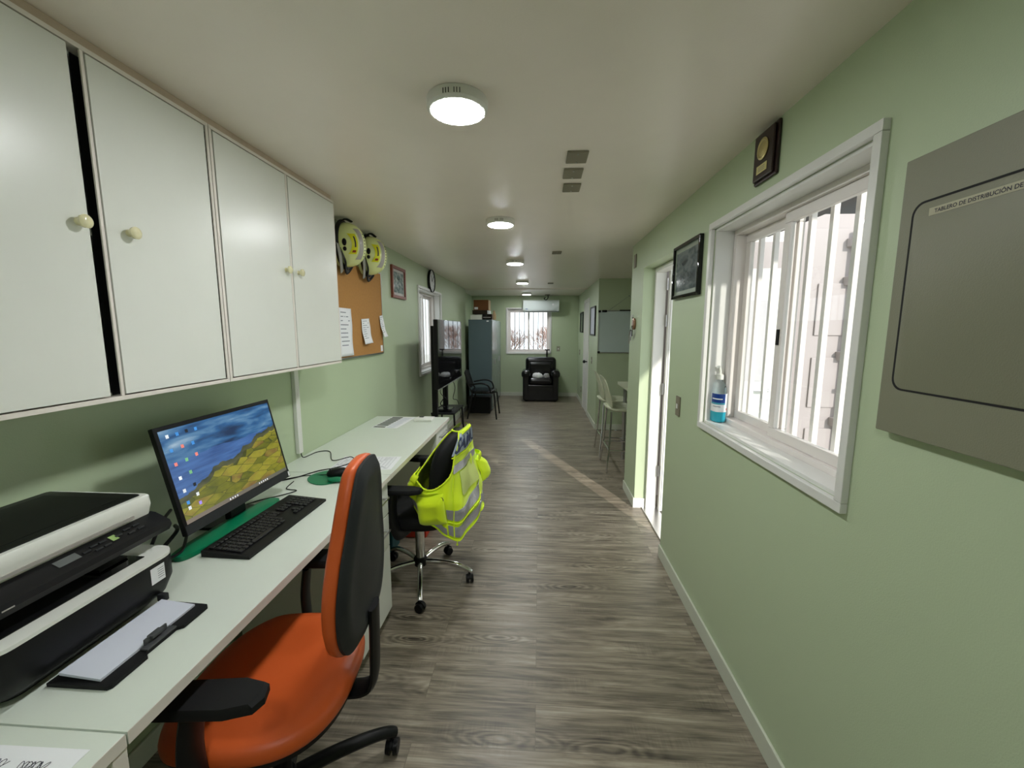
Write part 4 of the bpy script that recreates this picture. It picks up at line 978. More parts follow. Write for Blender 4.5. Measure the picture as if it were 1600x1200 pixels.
# piping round the armhole and the hem
def pipe(fn, n, r, name='piping', m=M_vestp, cyc=True):
    pts = [vest_pt(*fn(k/n), .003) for k in range(n if cyc else n+1)]
    MB().tube(pts, r, 6, cyclic=cyc, cap=not cyc).build(name, m, ve)
pipe(lambda t: (.272+.132*math.cos(2*math.pi*t), min(.934, .835+.168*math.sin(2*math.pi*t))), 72, .0045)
pipe(lambda t: (t, hem(t)), 120, .0045)
pipe(lambda t: (.168-.03*t, .40+.33*t), 30, .004, cyc=False)
pipe(lambda t: (-.12+.28*t, .815), 24, .004, cyc=False)
pipe(lambda t: (-.12+.32*t, hem(-.12+.32*t)+.092), 24, .004, cyc=False)
pipe(lambda t: (.235+.12*t, .64-.02*(t-.5)+.006*math.sin(math.pi*t)), 16, .004, cyc=False)
dr_ = [vest_pt(.218, .63, .012)+Vector((0.012*math.sin(t)*1.0, -.004, .014*math.cos(t)-.01)) for t in [math.radians(a) for a in range(-70, 251, 20)]]
MB().tube(dr_, .0022, 6).build('d_ring', M_blackm, ve)
zp = vest_pt(.155, hem(.155), .004); MB().tube([zp, zp+Vector((0, 0, -.018))], .003, 6).ball(zp+Vector((0, 0, -.022)), .005, .003, .007).build('zip_pull', M_vestp, ve)
# lettering on the back panel (reads left to right when facing the rear of the chair)
b = MB()
b.add_text('SAMU', lambda x, y: vest_pt(.158-x*.86, .836+y, .0095, True), 0.105, ext=.0015)
b.build('lettering', M_navy, ve, fixn=False)

# ================================================================== THINGS UNDER THE FAR DESK
tb_ = thing('teal_bin', 'dark teal bin under the far desk beside the drawers', 'bin', (-1.05, 2.62, 0))
MB().loft([rr(-1.13, -.97, 2.54, 2.70, .02, .001), rr(-1.15, -.95, 2.52, 2.72, .02, .24), rr(-1.14, -.96, 2.53, 2.71, .02, .24), rr(-1.12, -.98, 2.55, 2.69, .02, .01)]).build('bin_body', M_teal, tb_)
rb_ = thing('red_box', 'orange-red box on the floor under the far desk', 'box', (-.90, 2.83, 0))
MB().box(-.96, -.80, 2.76, 2.90, .001, .10, .008).build('box_body', M_redp, rb_)
MB().box(-.965, -.795, 2.755, 2.905, .1005, .125, .006).build('box_lid', M_redp, rb_)

# ================================================================== LEFT WALL THINGS
# cork board
cb = thing('cork_board', 'cork notice board on the left wall below the helmets', 'notice board', (XL, 3.0, 1.3))
y0, y1, z0, z1 = 2.36, 3.485, 1.30, 1.955
MB().box(XL+.0006, XL+.018, y0, y1, z0, z1, .001).build('cork_panel', M_cork, cb)
b = MB(); b.box(XL+.0006, XL+.021, y0, y1+.008, z0-.012, z0-.0002, .002).box(XL+.0006, XL+.021, y1+.0002, y1+.008, z0, z1+.004, .002).box(XL+.0006, XL+.021, y0, y1+.008, z1+.0002, z1+.008, .002)
b.build('frame', M_steel, cb)
MB().quad((XL+.0186, 3.43, 1.31), (XL+.0186, 3.475, 1.31), (XL+.0186, 3.475, 1.36), (XL+.0186, 3.43, 1.36)).build('corner_sticker', M_paper, cb)
def slip(y, z, w, h_, lb, tilt=0.0, curl=.012, name='paper_slip'):
    r = thing(name, lb, 'paper', (XL+.02, y, z+h_))
    ca, sa = math.cos(tilt), math.sin(tilt)
    def f_(u, v):
        a, c = (u-.5)*w, (v-1)*h_
        return (XL+.0205+curl*(1-v)**2+.004*math.sin(v*9+u*2)*.5+.002, y+a*ca-c*sa, z+h_+a*sa+c*ca)
    b_ = MB(); b_.grid(f_, 6, 14); o = b_.build('sheet', M_paper, r, ang=80)
    sm = o.modifiers.new('t', 'SOLIDIFY'); sm.thickness = .0006
    b_ = MB(); R2 = random.Random(int(y*100))
    for k in range(9):
        v = .9-.085*k; w2 = R2.uniform(.3, .75)
        p = [Vector(f_(.12, v)), Vector(f_(.12+w2, v)), Vector(f_(.12+w2, v+.018)), Vector(f_(.12, v+.018))]
        b_.quad(*[q+Vector((.0008, 0, 0)) for q in p])
    b_.build('printing', M_inkg, r)
slip(3.13, 1.385, .15, .19, 'curling white receipt pinned to the centre of the cork board', math.radians(3), .02)
slip(3.455, 1.43, .08, .18, 'white paper strip hanging off the right edge of cork board', math.radians(7), .03)
slip(2.80, 1.31, .19, .33, 'tall white sheet on the cork board beside the cabinet', 0, .004, 'notice_sheet')

def framed(name, lb, P, u0, u1, z0, z1, fw, mf, mp2, mt=None, d=.022, cat='picture frame'):
    c = P((u0+u1)/2, 0, z0); r = thing(name, lb, cat, c)
    def bx(b_, a, c_, e, f_, d0, d1, bev=.002):
        p, q = P(a, d0, e), P(c_, d1, f_); b_.box(p[0], q[0], p[1], q[1], p[2], q[2], bev)
    b_ = MB(); bx(b_, u0, u1, z1-fw, z1, .0005, d); bx(b_, u0, u1, z0, z0+fw, .0005, d); bx(b_, u0, u0+fw, z0+fw, z1-fw, .0005, d); bx(b_, u1-fw, u1, z0+fw, z1-fw, .0005, d)
    b_.build('frame', mf, r)
    if mt:
        b_ = MB(); bx(b_, u0+fw, u1-fw, z0+fw, z1-fw, .0005, d*.45, 0); b_.build('mount', mt, r); k = .024
    else: k = 0
    e0, e1, g0, g1 = u0+fw+k, u1-fw-k, z0+fw+k, z1-fw-k
    b_ = MB(); b_.quad(P(e0, d*.5, g0), P(e1, d*.5, g0), P(e1, d*.5, g1), P(e0, d*.5, g1)); b_.build('picture', mp2, r)
    return r
PL = lambda u, d, z: (XL+d, u, z)
PR = lambda u, d, z: (XR-d, u, z)
PC = lambda u, d, z: (XC-d, u, z)
framed('wall_picture', 'brown wooden framed picture on the left wall right of the helmets', PL, 3.77, 4.15, 1.785, 2.08, .028, M_brownf, M_street, M_greyt)
bwp = framed('wall_picture', 'black framed black-and-white group photograph beside the open doorway', PR, 2.195, 2.605, 1.675, 1.975, .018, M_gloss, M_bw, mat('pale_green_mount', s2l(140, 152, 134), .2))
b = MB()
R3 = random.Random(4)
for k in range(15):
    u = 2.27+.016*k+R3.uniform(-.003, .003); z = 1.745+R3.uniform(0, .02)
    b.quad((XR-.0115, u-.005, z), (XR-.0115, u+.005, z), (XR-.0115, u+.004, z+.06), (XR-.0115, u-.004, z+.06))
b.build('group_silhouettes', mat('photo_figures', s2l(70, 80, 82), .1, var=.3, vscale=60), bwp)
# clock
ck = thing('wall_clock', 'round white wall clock above the left window', 'clock', (XL, 5.16, 2.09))
Mck = T(XL+.0006, 5.16, 2.085)@Ry(math.radians(90))
b = MB(); b.lathe([(.02, 0), (.13, 0), (.136, .008), (.136, .03), (.134, .034), (.131, .032), (.131, .02), (.02, .02)], 40); bmesh.ops.transform(b.bm, matrix=Mck, verts=b.bm.verts[:]); b.build('rim', M_black, ck)
b = MB(); b.lathe([(.01, .0205), (.1305, .0205), (.1305, .0215), (.01, .0215)], 40); bmesh.ops.transform(b.bm, matrix=Mck, verts=b.bm.verts[:]); b.build('dial', M_paper, ck)
b = MB()
for k in range(12): b.box(-.003, .003, .095, .113, .0216, .0225, M=Rz(math.radians(30*k)))
b.box(-.004, .004, -.01, .07, .024, .026, M=Rz(2.0)).box(-.003, .003, -.01, .10, .027, .029, M=Rz(.7)); bmesh.ops.transform(b.bm, matrix=Mck, verts=b.bm.verts[:]); b.build('hands_and_marks', M_ink, ck)

# helmets
def helmet(yc, zc, lb, tilt):
    r = thing('rescue_helmet', lb, 'helmet', (XL, yc, zc), group='pale yellow rescue helmets hung above the cork board')
    A = T(XL+.030, yc, zc)@Rx(tilt)
    def dome(th, ph, k=1.0, off=0.0):     # th around axis, ph from rim(0) to crown(90)
        R_ = math.cos(ph)**.8; x = .045+.125*math.sin(ph)+off*math.sin(ph)
        return Vector((x, (.100+off)*R_*math.cos(th), (.142+off)*R_*math.sin(th)))
    def put(b_, name, m, ang=60):
        bmesh.ops.transform(b_.bm, matrix=A, verts=b_.bm.verts[:]); return b_.build(name, m, r, ang=ang)
    b_ = MB(); N_ = 40
    rim = [Vector((.0 + .02*math.sin(2*math.pi*k/N_), .098*math.cos(2*math.pi*k/N_), .138*math.sin(2*math.pi*k/N_))) for k in range(N_)]
    loops = [rim]+[[dome(2*math.pi*k/N_, math.radians(p)) for k in range(N_)] for p in (0, 10, 22, 35, 48, 60, 72, 82, 88)]
    b_.loft(loops, cap=True); put(b_, 'shell', M_helm, 80)
    def strip(name, m, th0, th1, ph0, ph1, off, nu=14, nv=10):
        q = MB(); q.grid(lambda u, v: dome(math.radians(th0(v)+(th1(v)-th0(v))*u), math.radians(ph0+(ph1-ph0)*v), 1, off), nu, nv); return put(q, name, m, 80)
    # grey tape arc and yellow side label run along the dome seen from the room
    def band(name, m, y0_, y1_, z0_, z1_, off, sk=0.0):
        q = MB()
        def f_(u, v):
            z = z0_+(z1_-z0_)*v; y = y0_+(y1_-y0_)*u + sk*(v-.5)
            t = math.hypot(y/.100, z/.142); t = min(t, .995); ph = math.acos(t**(1/.8)); th = math.atan2(z/.142, y/.100)
            return dome(th, ph, 1, off)
        q.grid(f_, 6, 16); return put(q, name, m, 80)
    band('reflective_strip', M_greyt, -.052, -.020, -.095, .095, .0016)
    band('side_label', M_yel, -.084, -.062, -.062, .062, .0030)
    band('label_text', M_ink, -.075, -.070, -.02, .045, .0042)
    band('red_mark', M_red, -.079, -.068, -.052, -.038, .0042)
    q = MB()
    for k in range(8): 
        v = -.075+.02*k; t = math.hypot(-.002/.1, v/.142); ph = math.acos(min(.99, t)**(1/.8)); p = dome(math.atan2(v/.142, -.002/.1), ph, 1, .001); q.ball(p, .002, .004, .0045, u=8, v=6)
    put(q, 'printed_marks', M_ink)
    q = MB(); q.tube([Vector((.028, .104*math.cos(t), .147*math.sin(t))) for t in [2*math.pi*k/36 for k in range(36)]], .014, 8, cyclic=True, cap=False); put(q, 'rubber_rim', M_black)
    q = MB(); q.tube(spline([(.05, -.085, -.02), (.06, -.07, -.11), (.03, -.01, -.165), (.02, .05, -.17), (.04, .085, -.125)]), .016, 8, flat=((1, 0, 0), .3)); put(q, 'chin_strap', M_black)
    q = MB(); q.tube(spline([(.03, -.09, .03), (.045, -.1, -.09), (.02, -.05, -.17)]), .022, 8, flat=((1, 0, 0), .35)); put(q, 'neck_guard', M_greycl)
    q = MB(); q.ball((.075, -.092, .01), .016, .012, .024).ball((.075, -.094, -.03), .012, .01, .014); put(q, 'ear_clip', M_black)
    q = MB(); q.tube(spline([(.03, -.06, .125), (.06, -.02, .158), (.075, .04, .15)]), .012, 8, flat=((0, 0, 1), .5)); put(q, 'visor_band', M_black)
    return r
helmet(2.76, 2.050, 'pale yellow rescue helmet hung closest to the wall cabinet', math.radians(6))
helmet(3.14, 2.045, 'pale yellow rescue helmet hung nearer the brown framed picture', math.radians(-4))

# TV and its stand
tv = thing('television', 'large flat black television facing the room before the left window', 'television', (-1.02, 4.66, .89))
MB().box(-1.045, -1.004, 4.04, 5.29, .893, 1.592, .006).build('cabinet_back', M_black, tv)
MB().box(-1.0038, -1.0015, 4.043, 5.287, .896, 1.589, .001).build('screen', M_gloss, tv)
MB().box(-1.006, -.998, 4.04, 5.29, .885, .8955, .002).build('lower_bezel', M_steel, tv)
MB().box(-1.075, -1.0455, 4.25, 5.05, .95, 1.40, .01).build('rear_housing', M_black, tv)
ts = thing('television_stand', 'black metal stand with shelf carrying the television', 'stand', (-1.10, 4.7, 0))
MB().box(-1.13, -1.076, 4.25, 4.31, 0.001, 1.53, .004).build('upright', M_black, ts)
MB().box(-1.13, -1.076, 4.74, 4.80, .56, 1.30, .004).build('upright', M_black, ts)
MB().box(-1.20, -.93, 4.45, 4.98, .55, .57, .006).build('shelf', M_black, ts)
for x, y in ((-1.19, 4.48), (-.945, 4.48), (-1.19, 4.95), (-.945, 4.95)):
    MB().tube([(x, y, .555), (x+(.03 if x > -1 else -.03), y+(-.03 if y < 4.7 else .03), .012)], .011, 8).build('leg', M_black, ts)
MB().box(-1.16, -1.04, 4.20, 4.36, .001, .02, .004).build('foot', M_black, ts)
mb_ = thing('media_box', 'black media box with cables on the television stand shelf', 'electronics', (-1.06, 4.6, .57))
MB().box(-1.14, -.98, 4.52, 4.68, .5705, .60, .005).build('box_body', M_gloss, mb_)
tag(MB().tube(spline([(-1.06, 4.42, .95), (-1.03, 4.40, .78), (-1.08, 4.42, .68), (-1.06, 4.55, .62)]), .005, 6).tube(spline([(-1.07, 4.52, .96), (-1.10, 4.50, .80), (-1.03, 4.54, .70), (-1.05, 4.60, .61)]), .004, 6).tube(spline([(-1.06, 4.85, .95), (-1.02, 4.92, .80), (-1.04, 4.9, .66), (-1.0, 5.0, .60), (-.96, 5.05, .3)]), .004, 6).build('hanging_cables', M_black), 'black cables hanging below the television screen', 'cables')

# visitor chair
vc = thing('visitor_chair', 'black stacking chair with armrests in front of the grey locker', 'chair', (-.95, 6.95, 0))
cx, cy = -.93, 6.92
MB().loft([[(cx+x*s_, cy+y*s_, z) for x, y in selip(.22, .225, 32, 3.4)] for s_, z in ((.92, .43), (1, .44), (1, .465), (.95, .48), (.6, .486))]).build('seat', M_leather, vc)
def bk(u, v, o_): z = .52+.29*v; return (cx-.215-.09*v+o_, cy+(u-.5)*.42*(1-.1*v), z)
b = MB(); lo = []
for o_, k in ((-.012, .92), (-.010, 1), (.008, 1), (.012, .92)):
    lo.append([bk(.5+(x*k)/2, .5+(y*k)/2, o_) for x, y in selip(1, 1, 32, 4)])
b.loft(lo); b.build('backrest', M_blackm, vc)
for s_ in (-1, 1):
    MB().tube([(cx+.19, cy+s_*.205, .44), (cx+.235, cy+s_*.255, .012)], .0125, 10).build('leg', M_black, vc)
    MB().tube(spline([(cx-.30, cy+s_*.19, .79), (cx-.225, cy+s_*.20, .55), (cx-.17, cy+s_*.21, .43)]) , .011, 10).build('back_tube', M_black, vc)
    MB().tube([(cx-.17, cy+s_*.205, .44), (cx-.25, cy+s_*.26, .012)], .0125, 10).build('leg', M_black, vc)
    MB().tube(spline([(cx-.215, cy+s_*.225, .58), (cx-.02, cy+s_*.255, .61), (cx+.10, cy+s_*.25, .57), (cx+.14, cy+s_*.235, .45)]), .013, 10).build('armrest', M_black, vc)
tag(MB().box(-1.26, -.86, 7.20, 7.42, .001, .30, .015).build('black_crate', M_blackm), 'black crate on the floor behind the visitor chair', 'crate')

# lockers
def locker(y0, y1, lb):
    r = thing('steel_locker', lb, 'locker', (-1.07, y0, 0)); x0, x1, zt_ = -1.285, -.852, 1.665
    MB().box(x0, x1-.02, y0, y1, .001, zt_, .003).build('locker_body', M_locker, r)
    m_ = (y0+y1)/2
    for a, c, kz in ((y0+.004, m_-.003, m_-.05), (m_+.003, y1-.004, m_+.05)):
        d_ = MB().box(x1-.0195, x1, a, c, .03, zt_-.01, .003).build('door', M_lockd, r)
        MB().box(x1, x1+.012, kz-.01, kz+.01, .83, .93, .003).build('handle', M_steel, d_)
    return r
l1 = locker(7.48, 8.30, 'tall grey-blue steel locker nearer the camera with items on top')
MB().quad((-.955, 7.4785, 1.628), (-.915, 7.4785, 1.628), (-.915, 7.4785, 1.650), (-.955, 7.4785, 1.650)).build('sticker', M_paper, l1)
locker(8.305, 9.12, 'tall grey steel locker at the far end against the back wall')
ZL = 1.666
tag(MB().box(-1.25, -1.04, 7.50, 7.80, ZL, ZL+.085, .004).build('white_carton', M_mel), 'flat white box on the locker top, left front', 'box')
bl = thing('black_case', 'flat black case on the locker top, right of the white box', 'case', (-.93, 7.65, ZL))
MB().box(-1.035, -.865, 7.50, 7.82, ZL, ZL+.10, .006).build('case_body', M_gloss, bl)
MB().box(-1.02, -.88, 7.4985, 7.4998, ZL+.035, ZL+.045).build('clasp_strip', M_greyt, bl)
c1 = thing('cardboard_box', 'dark brown cardboard box with white label, topmost on the locker', 'box', (-1.08, 7.75, ZL+.16))
MB().box(-1.20, -.93, 7.56, 7.86, ZL+.172, ZL+.355, .003).build('box_front', M_card, c1)
MB().box(-.9295, -.925, 7.562, 7.858, ZL+.173, ZL+.353).build('side_face', M_cardl, c1)
MB().quad((-1.185, 7.5585, ZL+.185), (-1.12, 7.5585, ZL+.185), (-1.12, 7.5585, ZL+.225), (-1.185, 7.5585, ZL+.225)).build('label', M_paper, c1)
c2 = thing('cardboard_box', 'low dark box underneath the brown cardboard box on locker', 'box', (-1.08, 7.75, ZL+.10))
MB().box(-1.22, -.95, 7.55, 7.88, ZL+.1005, ZL+.171, .003).build('box_body', mat('dark_cardboard', s2l(50, 40, 26), .8), c2)
MB().box(-.9495, -.92, 7.56, 7.87, ZL+.1008, ZL+.165).build('pale_flap', M_paper, c2)
bg = MB(); R5 = random.Random(9)
lo = [[(-.835+(.035+.01*R5.random())*s_*math.cos(t)+.004*R5.random(), 7.62+.05*s_*math.sin(t), ZL+z) for t in [2*math.pi*k/14 for k in range(14)]] for s_, z in ((.8, .0), (1, .03), (1.0, .07), (.8, .11), (.35, .14), (.6, .16))]
lo = [[(max(p[0], -.862+.003)-.0+0.0, p[1], p[2]) for p in l_] for l_ in lo]
tag(MB().loft(lo).build('plastic_bag', M_cardl), 'crumpled beige bag at the right edge of the locker top', 'bag')

# armchair
ac = thing('armchair', 'black leather armchair against the far wall under the window', 'armchair', (.035, 8.85, 0))
ax0, ax1, ay0, ay1 = -.335, .405, 8.45, 9.12
MB().box(ax0+.02, ax1-.02, ay0+.02, ay1, .012, .36, .03, 4).build('base', M_leather, ac)
MB().box(ax0+.13, ax1-.13, ay0-.01, ay1-.20, .36, .50, .06, 5).build('seat_cushion', M_leather, ac)
MB().box(ax0+.04, ax1-.04, ay1-.22, ay1-.01, .36, .905, .08, 6, M=T(0, ay1, .3)@Rx(math.radians(3))@T(0, -ay1, -.3)).build('backrest', M_leather, ac)
MB().box(ax0+.12, ax1-.12, ay1-.31, ay1-.20, .50, .80, .05, 5).build('back_cushion', M_leather, ac)
for s_, x in ((-1, ax0), (1, ax1-.13)):
    b = MB(); b.box(x+.0, x+.13, ay0+.015, ay1-.1, .03, .56, .03, 3); b.box(x-.03, x+.16, ay0, ay1-.12, .48, .655, .075, 6); b.build('armrest', M_leather, ac)
for x in (ax0+.07, ax1-.07): MB().box(x-.02, x+.02, ay0+.05, ay0+.09, .0006, .013).build('foot', M_blackm, ac)
def heap(name, m, x0, x1, y0, y1, hz, lb, cat, k):
    b = MB(); n = 24; lo = []
    for q, s_ in enumerate((1.0, 1.02, .95, .8, .55, .25)):
        z = .503+hz*(0, .2, .5, .8, .95, 1.0)[q]
        lo.append([((x0+x1)/2+(x1-x0)/2*s_*math.cos(t)*(1+.12*math.sin(3*t+k+q)), (y0+y1)/2+(y1-y0)/2*s_*math.sin(t)*(1+.10*math.cos(5*t+k)), z+.012*math.sin(4*t+k+q*.7)*(q > 0)) for t in [2*math.pi*j/n for j in range(n)]])
    b.loft(lo); return tag(b.build(name, m, None, ang=80), lb, cat)
heap('white_cloth', M_paper, -.14, .07, 8.47, 8.66, .085, 'crumpled white cloth lying on the armchair seat, left part', 'cloth', 1)
heap('striped_garment', mat('white_black_garment', s2l(150, 150, 150), .8, var=.95, vscale=40), .085, .22, 8.48, 8.64, .075, 'black and white garment bunched on the armchair seat, right part', 'garment', 3)
tr = thing('phone_tripod', 'small black stand with crossbar rising behind the armchair', 'tripod', (.17, 9.16, 0))
MB().cyl((.17, 9.165, .02), (.17, 9.165, 1.03), .010).cyl((.17, 9.165, .90), (.17, 9.165, 1.03), .017).build('pole', M_black, tr)
MB().box(.12, .23, 9.15, 9.18, 1.03, 1.055, .004).build('crossbar', M_black, tr)
MB().box(.13, .21, 9.14, 9.19, .0006, .02, .004).build('foot', M_black, tr)

# air conditioner
ai = thing('air_conditioner', 'white split air conditioner high on the far wall', 'air conditioner', (.03, YF-.1, 1.86))
x0, x1 = -.358, .415
b = MB(); pf = [(YF-.001, 1.865), (YF-.12, 1.865), (YF-.175, 1.885), (YF-.195, 1.93), (YF-.20, 2.09), (YF-.185, 2.112), (YF-.001, 2.112)]
b.loft([[(x, y, z) for y, z in pf] for x in (x0, x0+.006, x1-.006, x1)]); b.build('indoor_unit', M_ac, ai)
MB().box(x0+.05, x1-.05, YF-.182, YF-.150, 1.872, 1.882, .002, M=None).build('air_outlet', M_dark, ai)
MB().box(x0+.004, x1-.004, YF-.2022, YF-.2005, 1.905, 1.908).build('panel_line', M_greyt, ai)
MB().quad((x0+.05, YF-.2015, 1.918), (x0+.10, YF-.2015, 1.918), (x0+.10, YF-.2015, 1.932), (x0+.05, YF-.2015, 1.932)).build('badge', mat('blue_badge', s2l(60, 90, 150), .4), ai)
MB().cyl((x1-.13, YF-.2005, 2.02), (x1-.13, YF-.2025, 2.02), .022).build('round_sticker', M_paper, ai)
def wplate(lb, P, u, z, w=.07, h_=.115, m=M_plate, toggle=True, name='wall_switch', cat='switch'):
    r = thing(name, lb, cat, P(u, 0, z))
    p, q = P(u-w/2, .0005, z-h_/2), P(u+w/2, .008, z+h_/2); MB().box(p[0], q[0], p[1], q[1], p[2], q[2], .002).build('plate', m, r)
    if toggle:
        p, q = P(u-w*.16, .0082, z-h_*.12), P(u+w*.16, .012, z+h_*.12); MB().box(p[0], q[0], p[1], q[1], p[2], q[2], .001).build('rocker', M_white, r)
    return r
PF = lambda u, d, z: (u, YF-d, z)
wplate('grey light switch on the far wall right of the armchair', PF, .42, 1.065, .075, .115, mat('beige_grey_plate', s2l(150, 150, 130), .5))
wplate('grey metal light switch between the doorway and the large window', PR, 2.43, 1.055, .065, .115)
wplate('small grey plate high on the column near the ceiling', PR, 3.70, 2.075, .075, .11, M_plate, False, 'blank_plate', 'cover plate')
wplate('light switch on the corridor wall beside the second picture', PC, 6.75, 1.00, .07, .11)
wplate('light switch near the corridor end wall', PC, 8.75, 1.02, .07, .11)
wplate('low power socket at the far end of corridor wall', PC, 8.30, .30, .07, .11, M_plate, True, 'power_socket', 'socket')
framed('wall_picture', 'dark framed picture on the corridor wall nearer the whiteboard', PC, 6.38, 6.95, 1.40, 1.85, .022, M_black, M_paper2)
framed('wall_picture', 'dark framed picture at the far end of the corridor wall', PC, 8.15, 8.65, 1.43, 1.83, .022, M_black, M_bw)

# whiteboard in the recess
wb = thing('whiteboard', 'whiteboard hanging by a cord on the recess wall behind the stools', 'whiteboard', (1.3, 6.15, 1.15)); YW = 6.149
MB().box(.865, 1.76, YW-.016, YW-.0005, 1.165, 1.755, .002).build('board', M_wb, wb)
b = MB(); b.box(.855, 1.77, YW-.022, YW-.0005, 1.755, 1.767, .002).box(.855, 1.77, YW-.022, YW-.0005, 1.153, 1.165, .002).box(.855, .865, YW-.022, YW-.0005, 1.165, 1.755, .002).box(1.76, 1.77, YW-.022, YW-.0005, 1.165, 1.755, .002); b.build('frame', M_steel, wb)
for x, z in ((.85, 1.737), (.85, 1.148), (1.74, 1.737), (1.74, 1.148)): MB().box(x, x+.035, YW-.025, YW-.0005, z, z+.032, .004).build('corner_cap', M_black, wb)
MB().box(.90, .97, YW-.03, YW-.017, 1.742, 1.772, .003).box(1.15, 1.32, YW-.03, YW-.017, 1.760, 1.775, .003).build('clip', M_black, wb)
MB().tube([(1.0, YW-.004, 1.767), (1.281, YW-.006, 1.975), (1.56, YW-.004, 1.767)], .0018, 6).cyl((1.281, YW, 1.975), (1.281, YW-.015, 1.975), .006).build('hanging_cord', M_inkg, wb)

# high table and stools in the recess
tbl = thing('high_table', 'pale high table in the recess behind the column', 'table', (1.35, 4.4, 0))
MB().box(.905, 1.85, 4.02, 4.80, .868, .90, .004).build('tabletop', M_frost, tbl)
for x, y in ((.98, 4.10), (1.78, 4.10), (.98, 4.72), (1.78, 4.72)): MB().cyl((x, y, .0006), (x, y, .868), .02).build('leg', M_steel, tbl)
def stool():
    r = thing('bar_stool', 'x', 'stool', (.90, 4.45, 0)); r['group'] = 'cream bar stools at the high table'
    st = selip(.19, .20, 36, 3.0)
    def sp(x, y, s_, z): 
        up_ = .0 if x > -.10 else .03*((-x-.10)/.09)**1.5
        return (x*s_, y*s_, z+up_*s_+.012*(abs(y)/.2)**2)
    MB().loft([[sp(x, y, s_, z) for x, y in st] for s_, z in ((.9, .635), (1, .645), (1.02, .66), (.97, .668), (.6, .655), (.1, .65))]).build('seat', M_frost, r, local=True, ang=80)
    def bk2(u, v, d_):
        y = (u-.5)*.38*(1-.10*v**2); return (-.165-.065*v-.02*v*v+.9*y*y*1.0+d_, y, .665+.335*v+(.012*math.cos((u-.5)*3) if v > .9 else 0))
    b_ = MB(); lo_ = []
    for d_, k in ((0, .97), (.001, 1), (.011, 1), (.012, .97)): lo_.append([bk2(.5+x*k/2, .5+y*k/2, d_) for x, y in selip(1, 1, 48, 5)])
    b_.loft(lo_); b_.build('backrest', M_frost, r, local=True, ang=80)
    for sx, sy in ((-1, -1), (-1, 1), (1, -1), (1, 1)):
        MB().tube([(sx*.14, sy*.15, .64), (sx*.155, sy*.18, .32), (sx*.185, sy*.215, .003)], .011, 10).build('leg', M_chrome, r, local=True)
    ft = MB().tube([(-.160, -.190, .235), (-.160, .190, .235)], .010, 8); ft.build('footrest', M_chrome, r, local=True)
    MB().tube([(.160, -.190, .235), (.160, .190, .235)], .009, 8).tube([(-.16, -.19, .235), (.16, -.19, .235)], .009, 8).tube([(-.16, .19, .235), (.16, .19, .235)], .009, 8).build('stretcher', M_chrome, r, local=True)
    return r
s0 = stool(); s0['label'] = 'cream plastic bar stool with steel legs, nearer of the pair beside the column'
dup(s0, (.90, 4.97, 0), 0, 'cream plastic bar stool, farther of the pair at the high table')

# keys
ky = thing('key_hanger', 'round wooden key hanger with bunches of keys on the column', 'key hanger', (XR, 3.66, 1.55))
b = MB(); b.lathe([(.01, 0), (.046, 0), (.05, .004), (.05, .012), (.04, .017), (.01, .017)], 28); bmesh.ops.transform(b.bm, matrix=T(XR-.0006, 3.64, 1.545)@Ry(math.radians(-90)), verts=b.bm.verts[:]); b.build('disc', mat('copper_brown', s2l(150, 112, 84), .3, metal=.4), ky)
MB().tube([(XR-.018, 3.64, 1.62), (XR-.03, 3.64, 1.60)], .006, 8).ball((XR-.02, 3.64, 1.60), .008, .008, .01).build('hook', M_steel, ky)
for k, (dy, z, m) in enumerate(((-.03, 1.47, M_blackm), (0.0, 1.46, M_steel), (.03, 1.47, M_blackm), (.015, 1.43, M_steel))):
    MB().box(XR-.03, XR-.024, 3.64+dy-.010, 3.64+dy+.010, z-.03, z+.025, .003).cyl((XR-.027, 3.64+dy, z+.02), (XR-.022, 3.64+dy*.4, z+.06), .002, n=6).build('key', m, ky)
MB().tube(spline([(XR-.03, 3.68, 1.48), (XR-.035, 3.70, 1.42), (XR-.03, 3.69, 1.37), (XR-.03, 3.67, 1.42), (XR-.03, 3.675, 1.47)]), .002, 6).build('lanyard', M_greyt, ky)

# plaque
pq = thing('award_plaque', 'dark wooden plaque with brass seal above the right window', 'plaque', (XR, 1.635, 2.04))
MB().box(XR-.012, XR-.0005, 1.558, 1.708, 2.032, 2.212, .006).build('back_board', M_dkwood, pq)
MB().box(XR-.022, XR-.0122, 1.568, 1.698, 2.042, 2.202, .005).build('raised_board', M_dkwood, pq)
b = MB(); b.lathe([(.01, 0), (.036, 0), (.037, .003), (.030, .005), (.026, .003), (.012, .006), (.004, .006)], 32); bmesh.ops.transform(b.bm, matrix=T(XR-.0222, 1.633, 2.142)@Ry(math.radians(-90)), verts=b.bm.verts[:]); b.build('seal', M_brass, pq)
MB().box(XR-.0235, XR-.0222, 1.60, 1.668, 2.062, 2.090).build('name_plate', M_brassp, pq)
b = MB()
for k in range(3): b.box(XR-.0240, XR-.0236, 1.612, 1.656, 2.069+.006*k, 2.0705+.006*k)
b.build('engraving', M_inkg, pq)

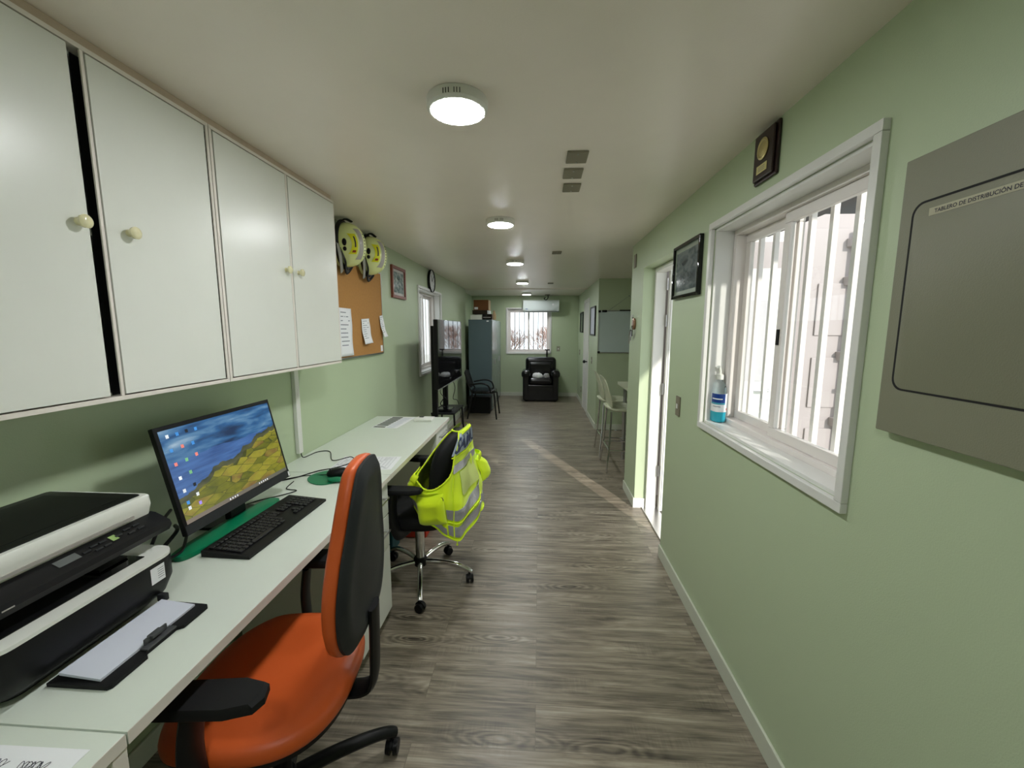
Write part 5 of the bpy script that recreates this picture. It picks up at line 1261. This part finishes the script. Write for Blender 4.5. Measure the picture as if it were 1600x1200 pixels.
# distribution panel
dp = thing('distribution_panel', 'large grey-green electrical distribution panel on the right wall', 'electrical panel', (XR, .70, 1.26))
MB().box(XR-.028, XR-.0005, .36, 1.000, 1.270, 1.858, .003).build('panel_frame', M_greyp, dp)
def rrx(x, y0, y1, z0, z1, r_): return [(x, p[0], p[1]) for p in [(q[0], q[1]) for q in rr(y0, y1, z0, z1, r_, 0)]]
MB().loft([rrx(XR-.0282, .44, .970, 1.368, 1.762, .026), rrx(XR-.0286, .44, .970, 1.368, 1.762, .026)]).build('shadow_gap', M_dark, dp)
MB().loft([rrx(XR-.0287, .445, .9635, 1.3725, 1.757, .023), rrx(XR-.0296, .445, .9635, 1.3725, 1.757, .023), rrx(XR-.0302, .447, .962, 1.374, 1.7555, .022)]).build('panel_door', M_greyp, dp)
lbl = MB().box(XR-.0308, XR-.0303, .48, .928, 1.728, 1.743).build('label_strip', mat('aged_label', s2l(176, 172, 146), .5), dp)
b = MB(); b.add_text('TABLERO DE DISTRIBUCI\u00d3N DE FUERZA Y ALUMBRADO', lambda x, y: (XR-.0311, .916-x*1.02, 1.7316+y), .0105, ext=.0002); b.build('label_text', M_ink, dp, fixn=False)

# sanitizer bottle
sz = thing('sanitizer_bottle', 'pump bottle of blue hand sanitizer on the right window sill', 'bottle', (.872, 2.045, WR[2]+.012))
zb = WR[2]+.0125; Ms = T(.872, 2.042, zb)
def blo(s_, z): return [(x, y, z) for x, y in selip(.030*s_, .045*s_, 32, 2.6)]
MB().loft([blo(.9, 0), blo(1, .006), blo(1, .10), blo(1, .150), blo(.93, .168), blo(.7, .185), blo(.42, .196), blo(.36, .205)], M=Ms).build('bottle_body', M_clear, sz)
MB().loft([blo(.86, .002), blo(.95, .008), blo(.955, .085), blo(.955, .118)], M=Ms).build('gel', M_gel, sz)
MB().lathe([(.005, .205), (.017, .205), (.017, .226), (.009, .232), (.006, .233), (.006, .25), (.005, .25)], 20, Ms).tube([(0, 0, .248), (-.006, 0, .262), (-.012, -.008, .266), (-.03, -.02, .262)], [.006, .008, .007, .005], 8, M=Ms).build('pump', M_mel, sz)
def lab(u0, u1, z0, z1, off):
    b_ = MB(); pr_ = selip(.030+off, .045+off, 64, 2.6)
    def f_(u, v):
        a = (u0+(u1-u0)*u); k = a*64; i = int(math.floor(k)); t = k-i; p, q = pr_[i % 64], pr_[(i+1) % 64]
        return (.872+p[0]*(1-t)+q[0]*t, 2.042+p[1]*(1-t)+q[1]*t, zb+z0+(z1-z0)*v)
    b_.grid(f_, 20, 2); return b_
lab(.48, .93, .052, .140, .0012).build('label', M_paper, sz)
lab(.50, .80, .096, .139, .0016).build('label_blue_field', mat('label_blue', s2l(14, 60, 140), .4), sz)
lab(.50, .80, .088, .096, .0018).build('label_teal_stripe', mat('label_teal', s2l(80, 170, 190), .4), sz)
b = lab(.52, .75, .112, .117, .0021); b.build('label_title', M_paper, sz)
lab(.54, .72, .076, .079, .0021).build('label_text', M_inkg, sz)
lab(.84, .90, .060, .070, .0021).build('label_red_mark', M_redp, sz)
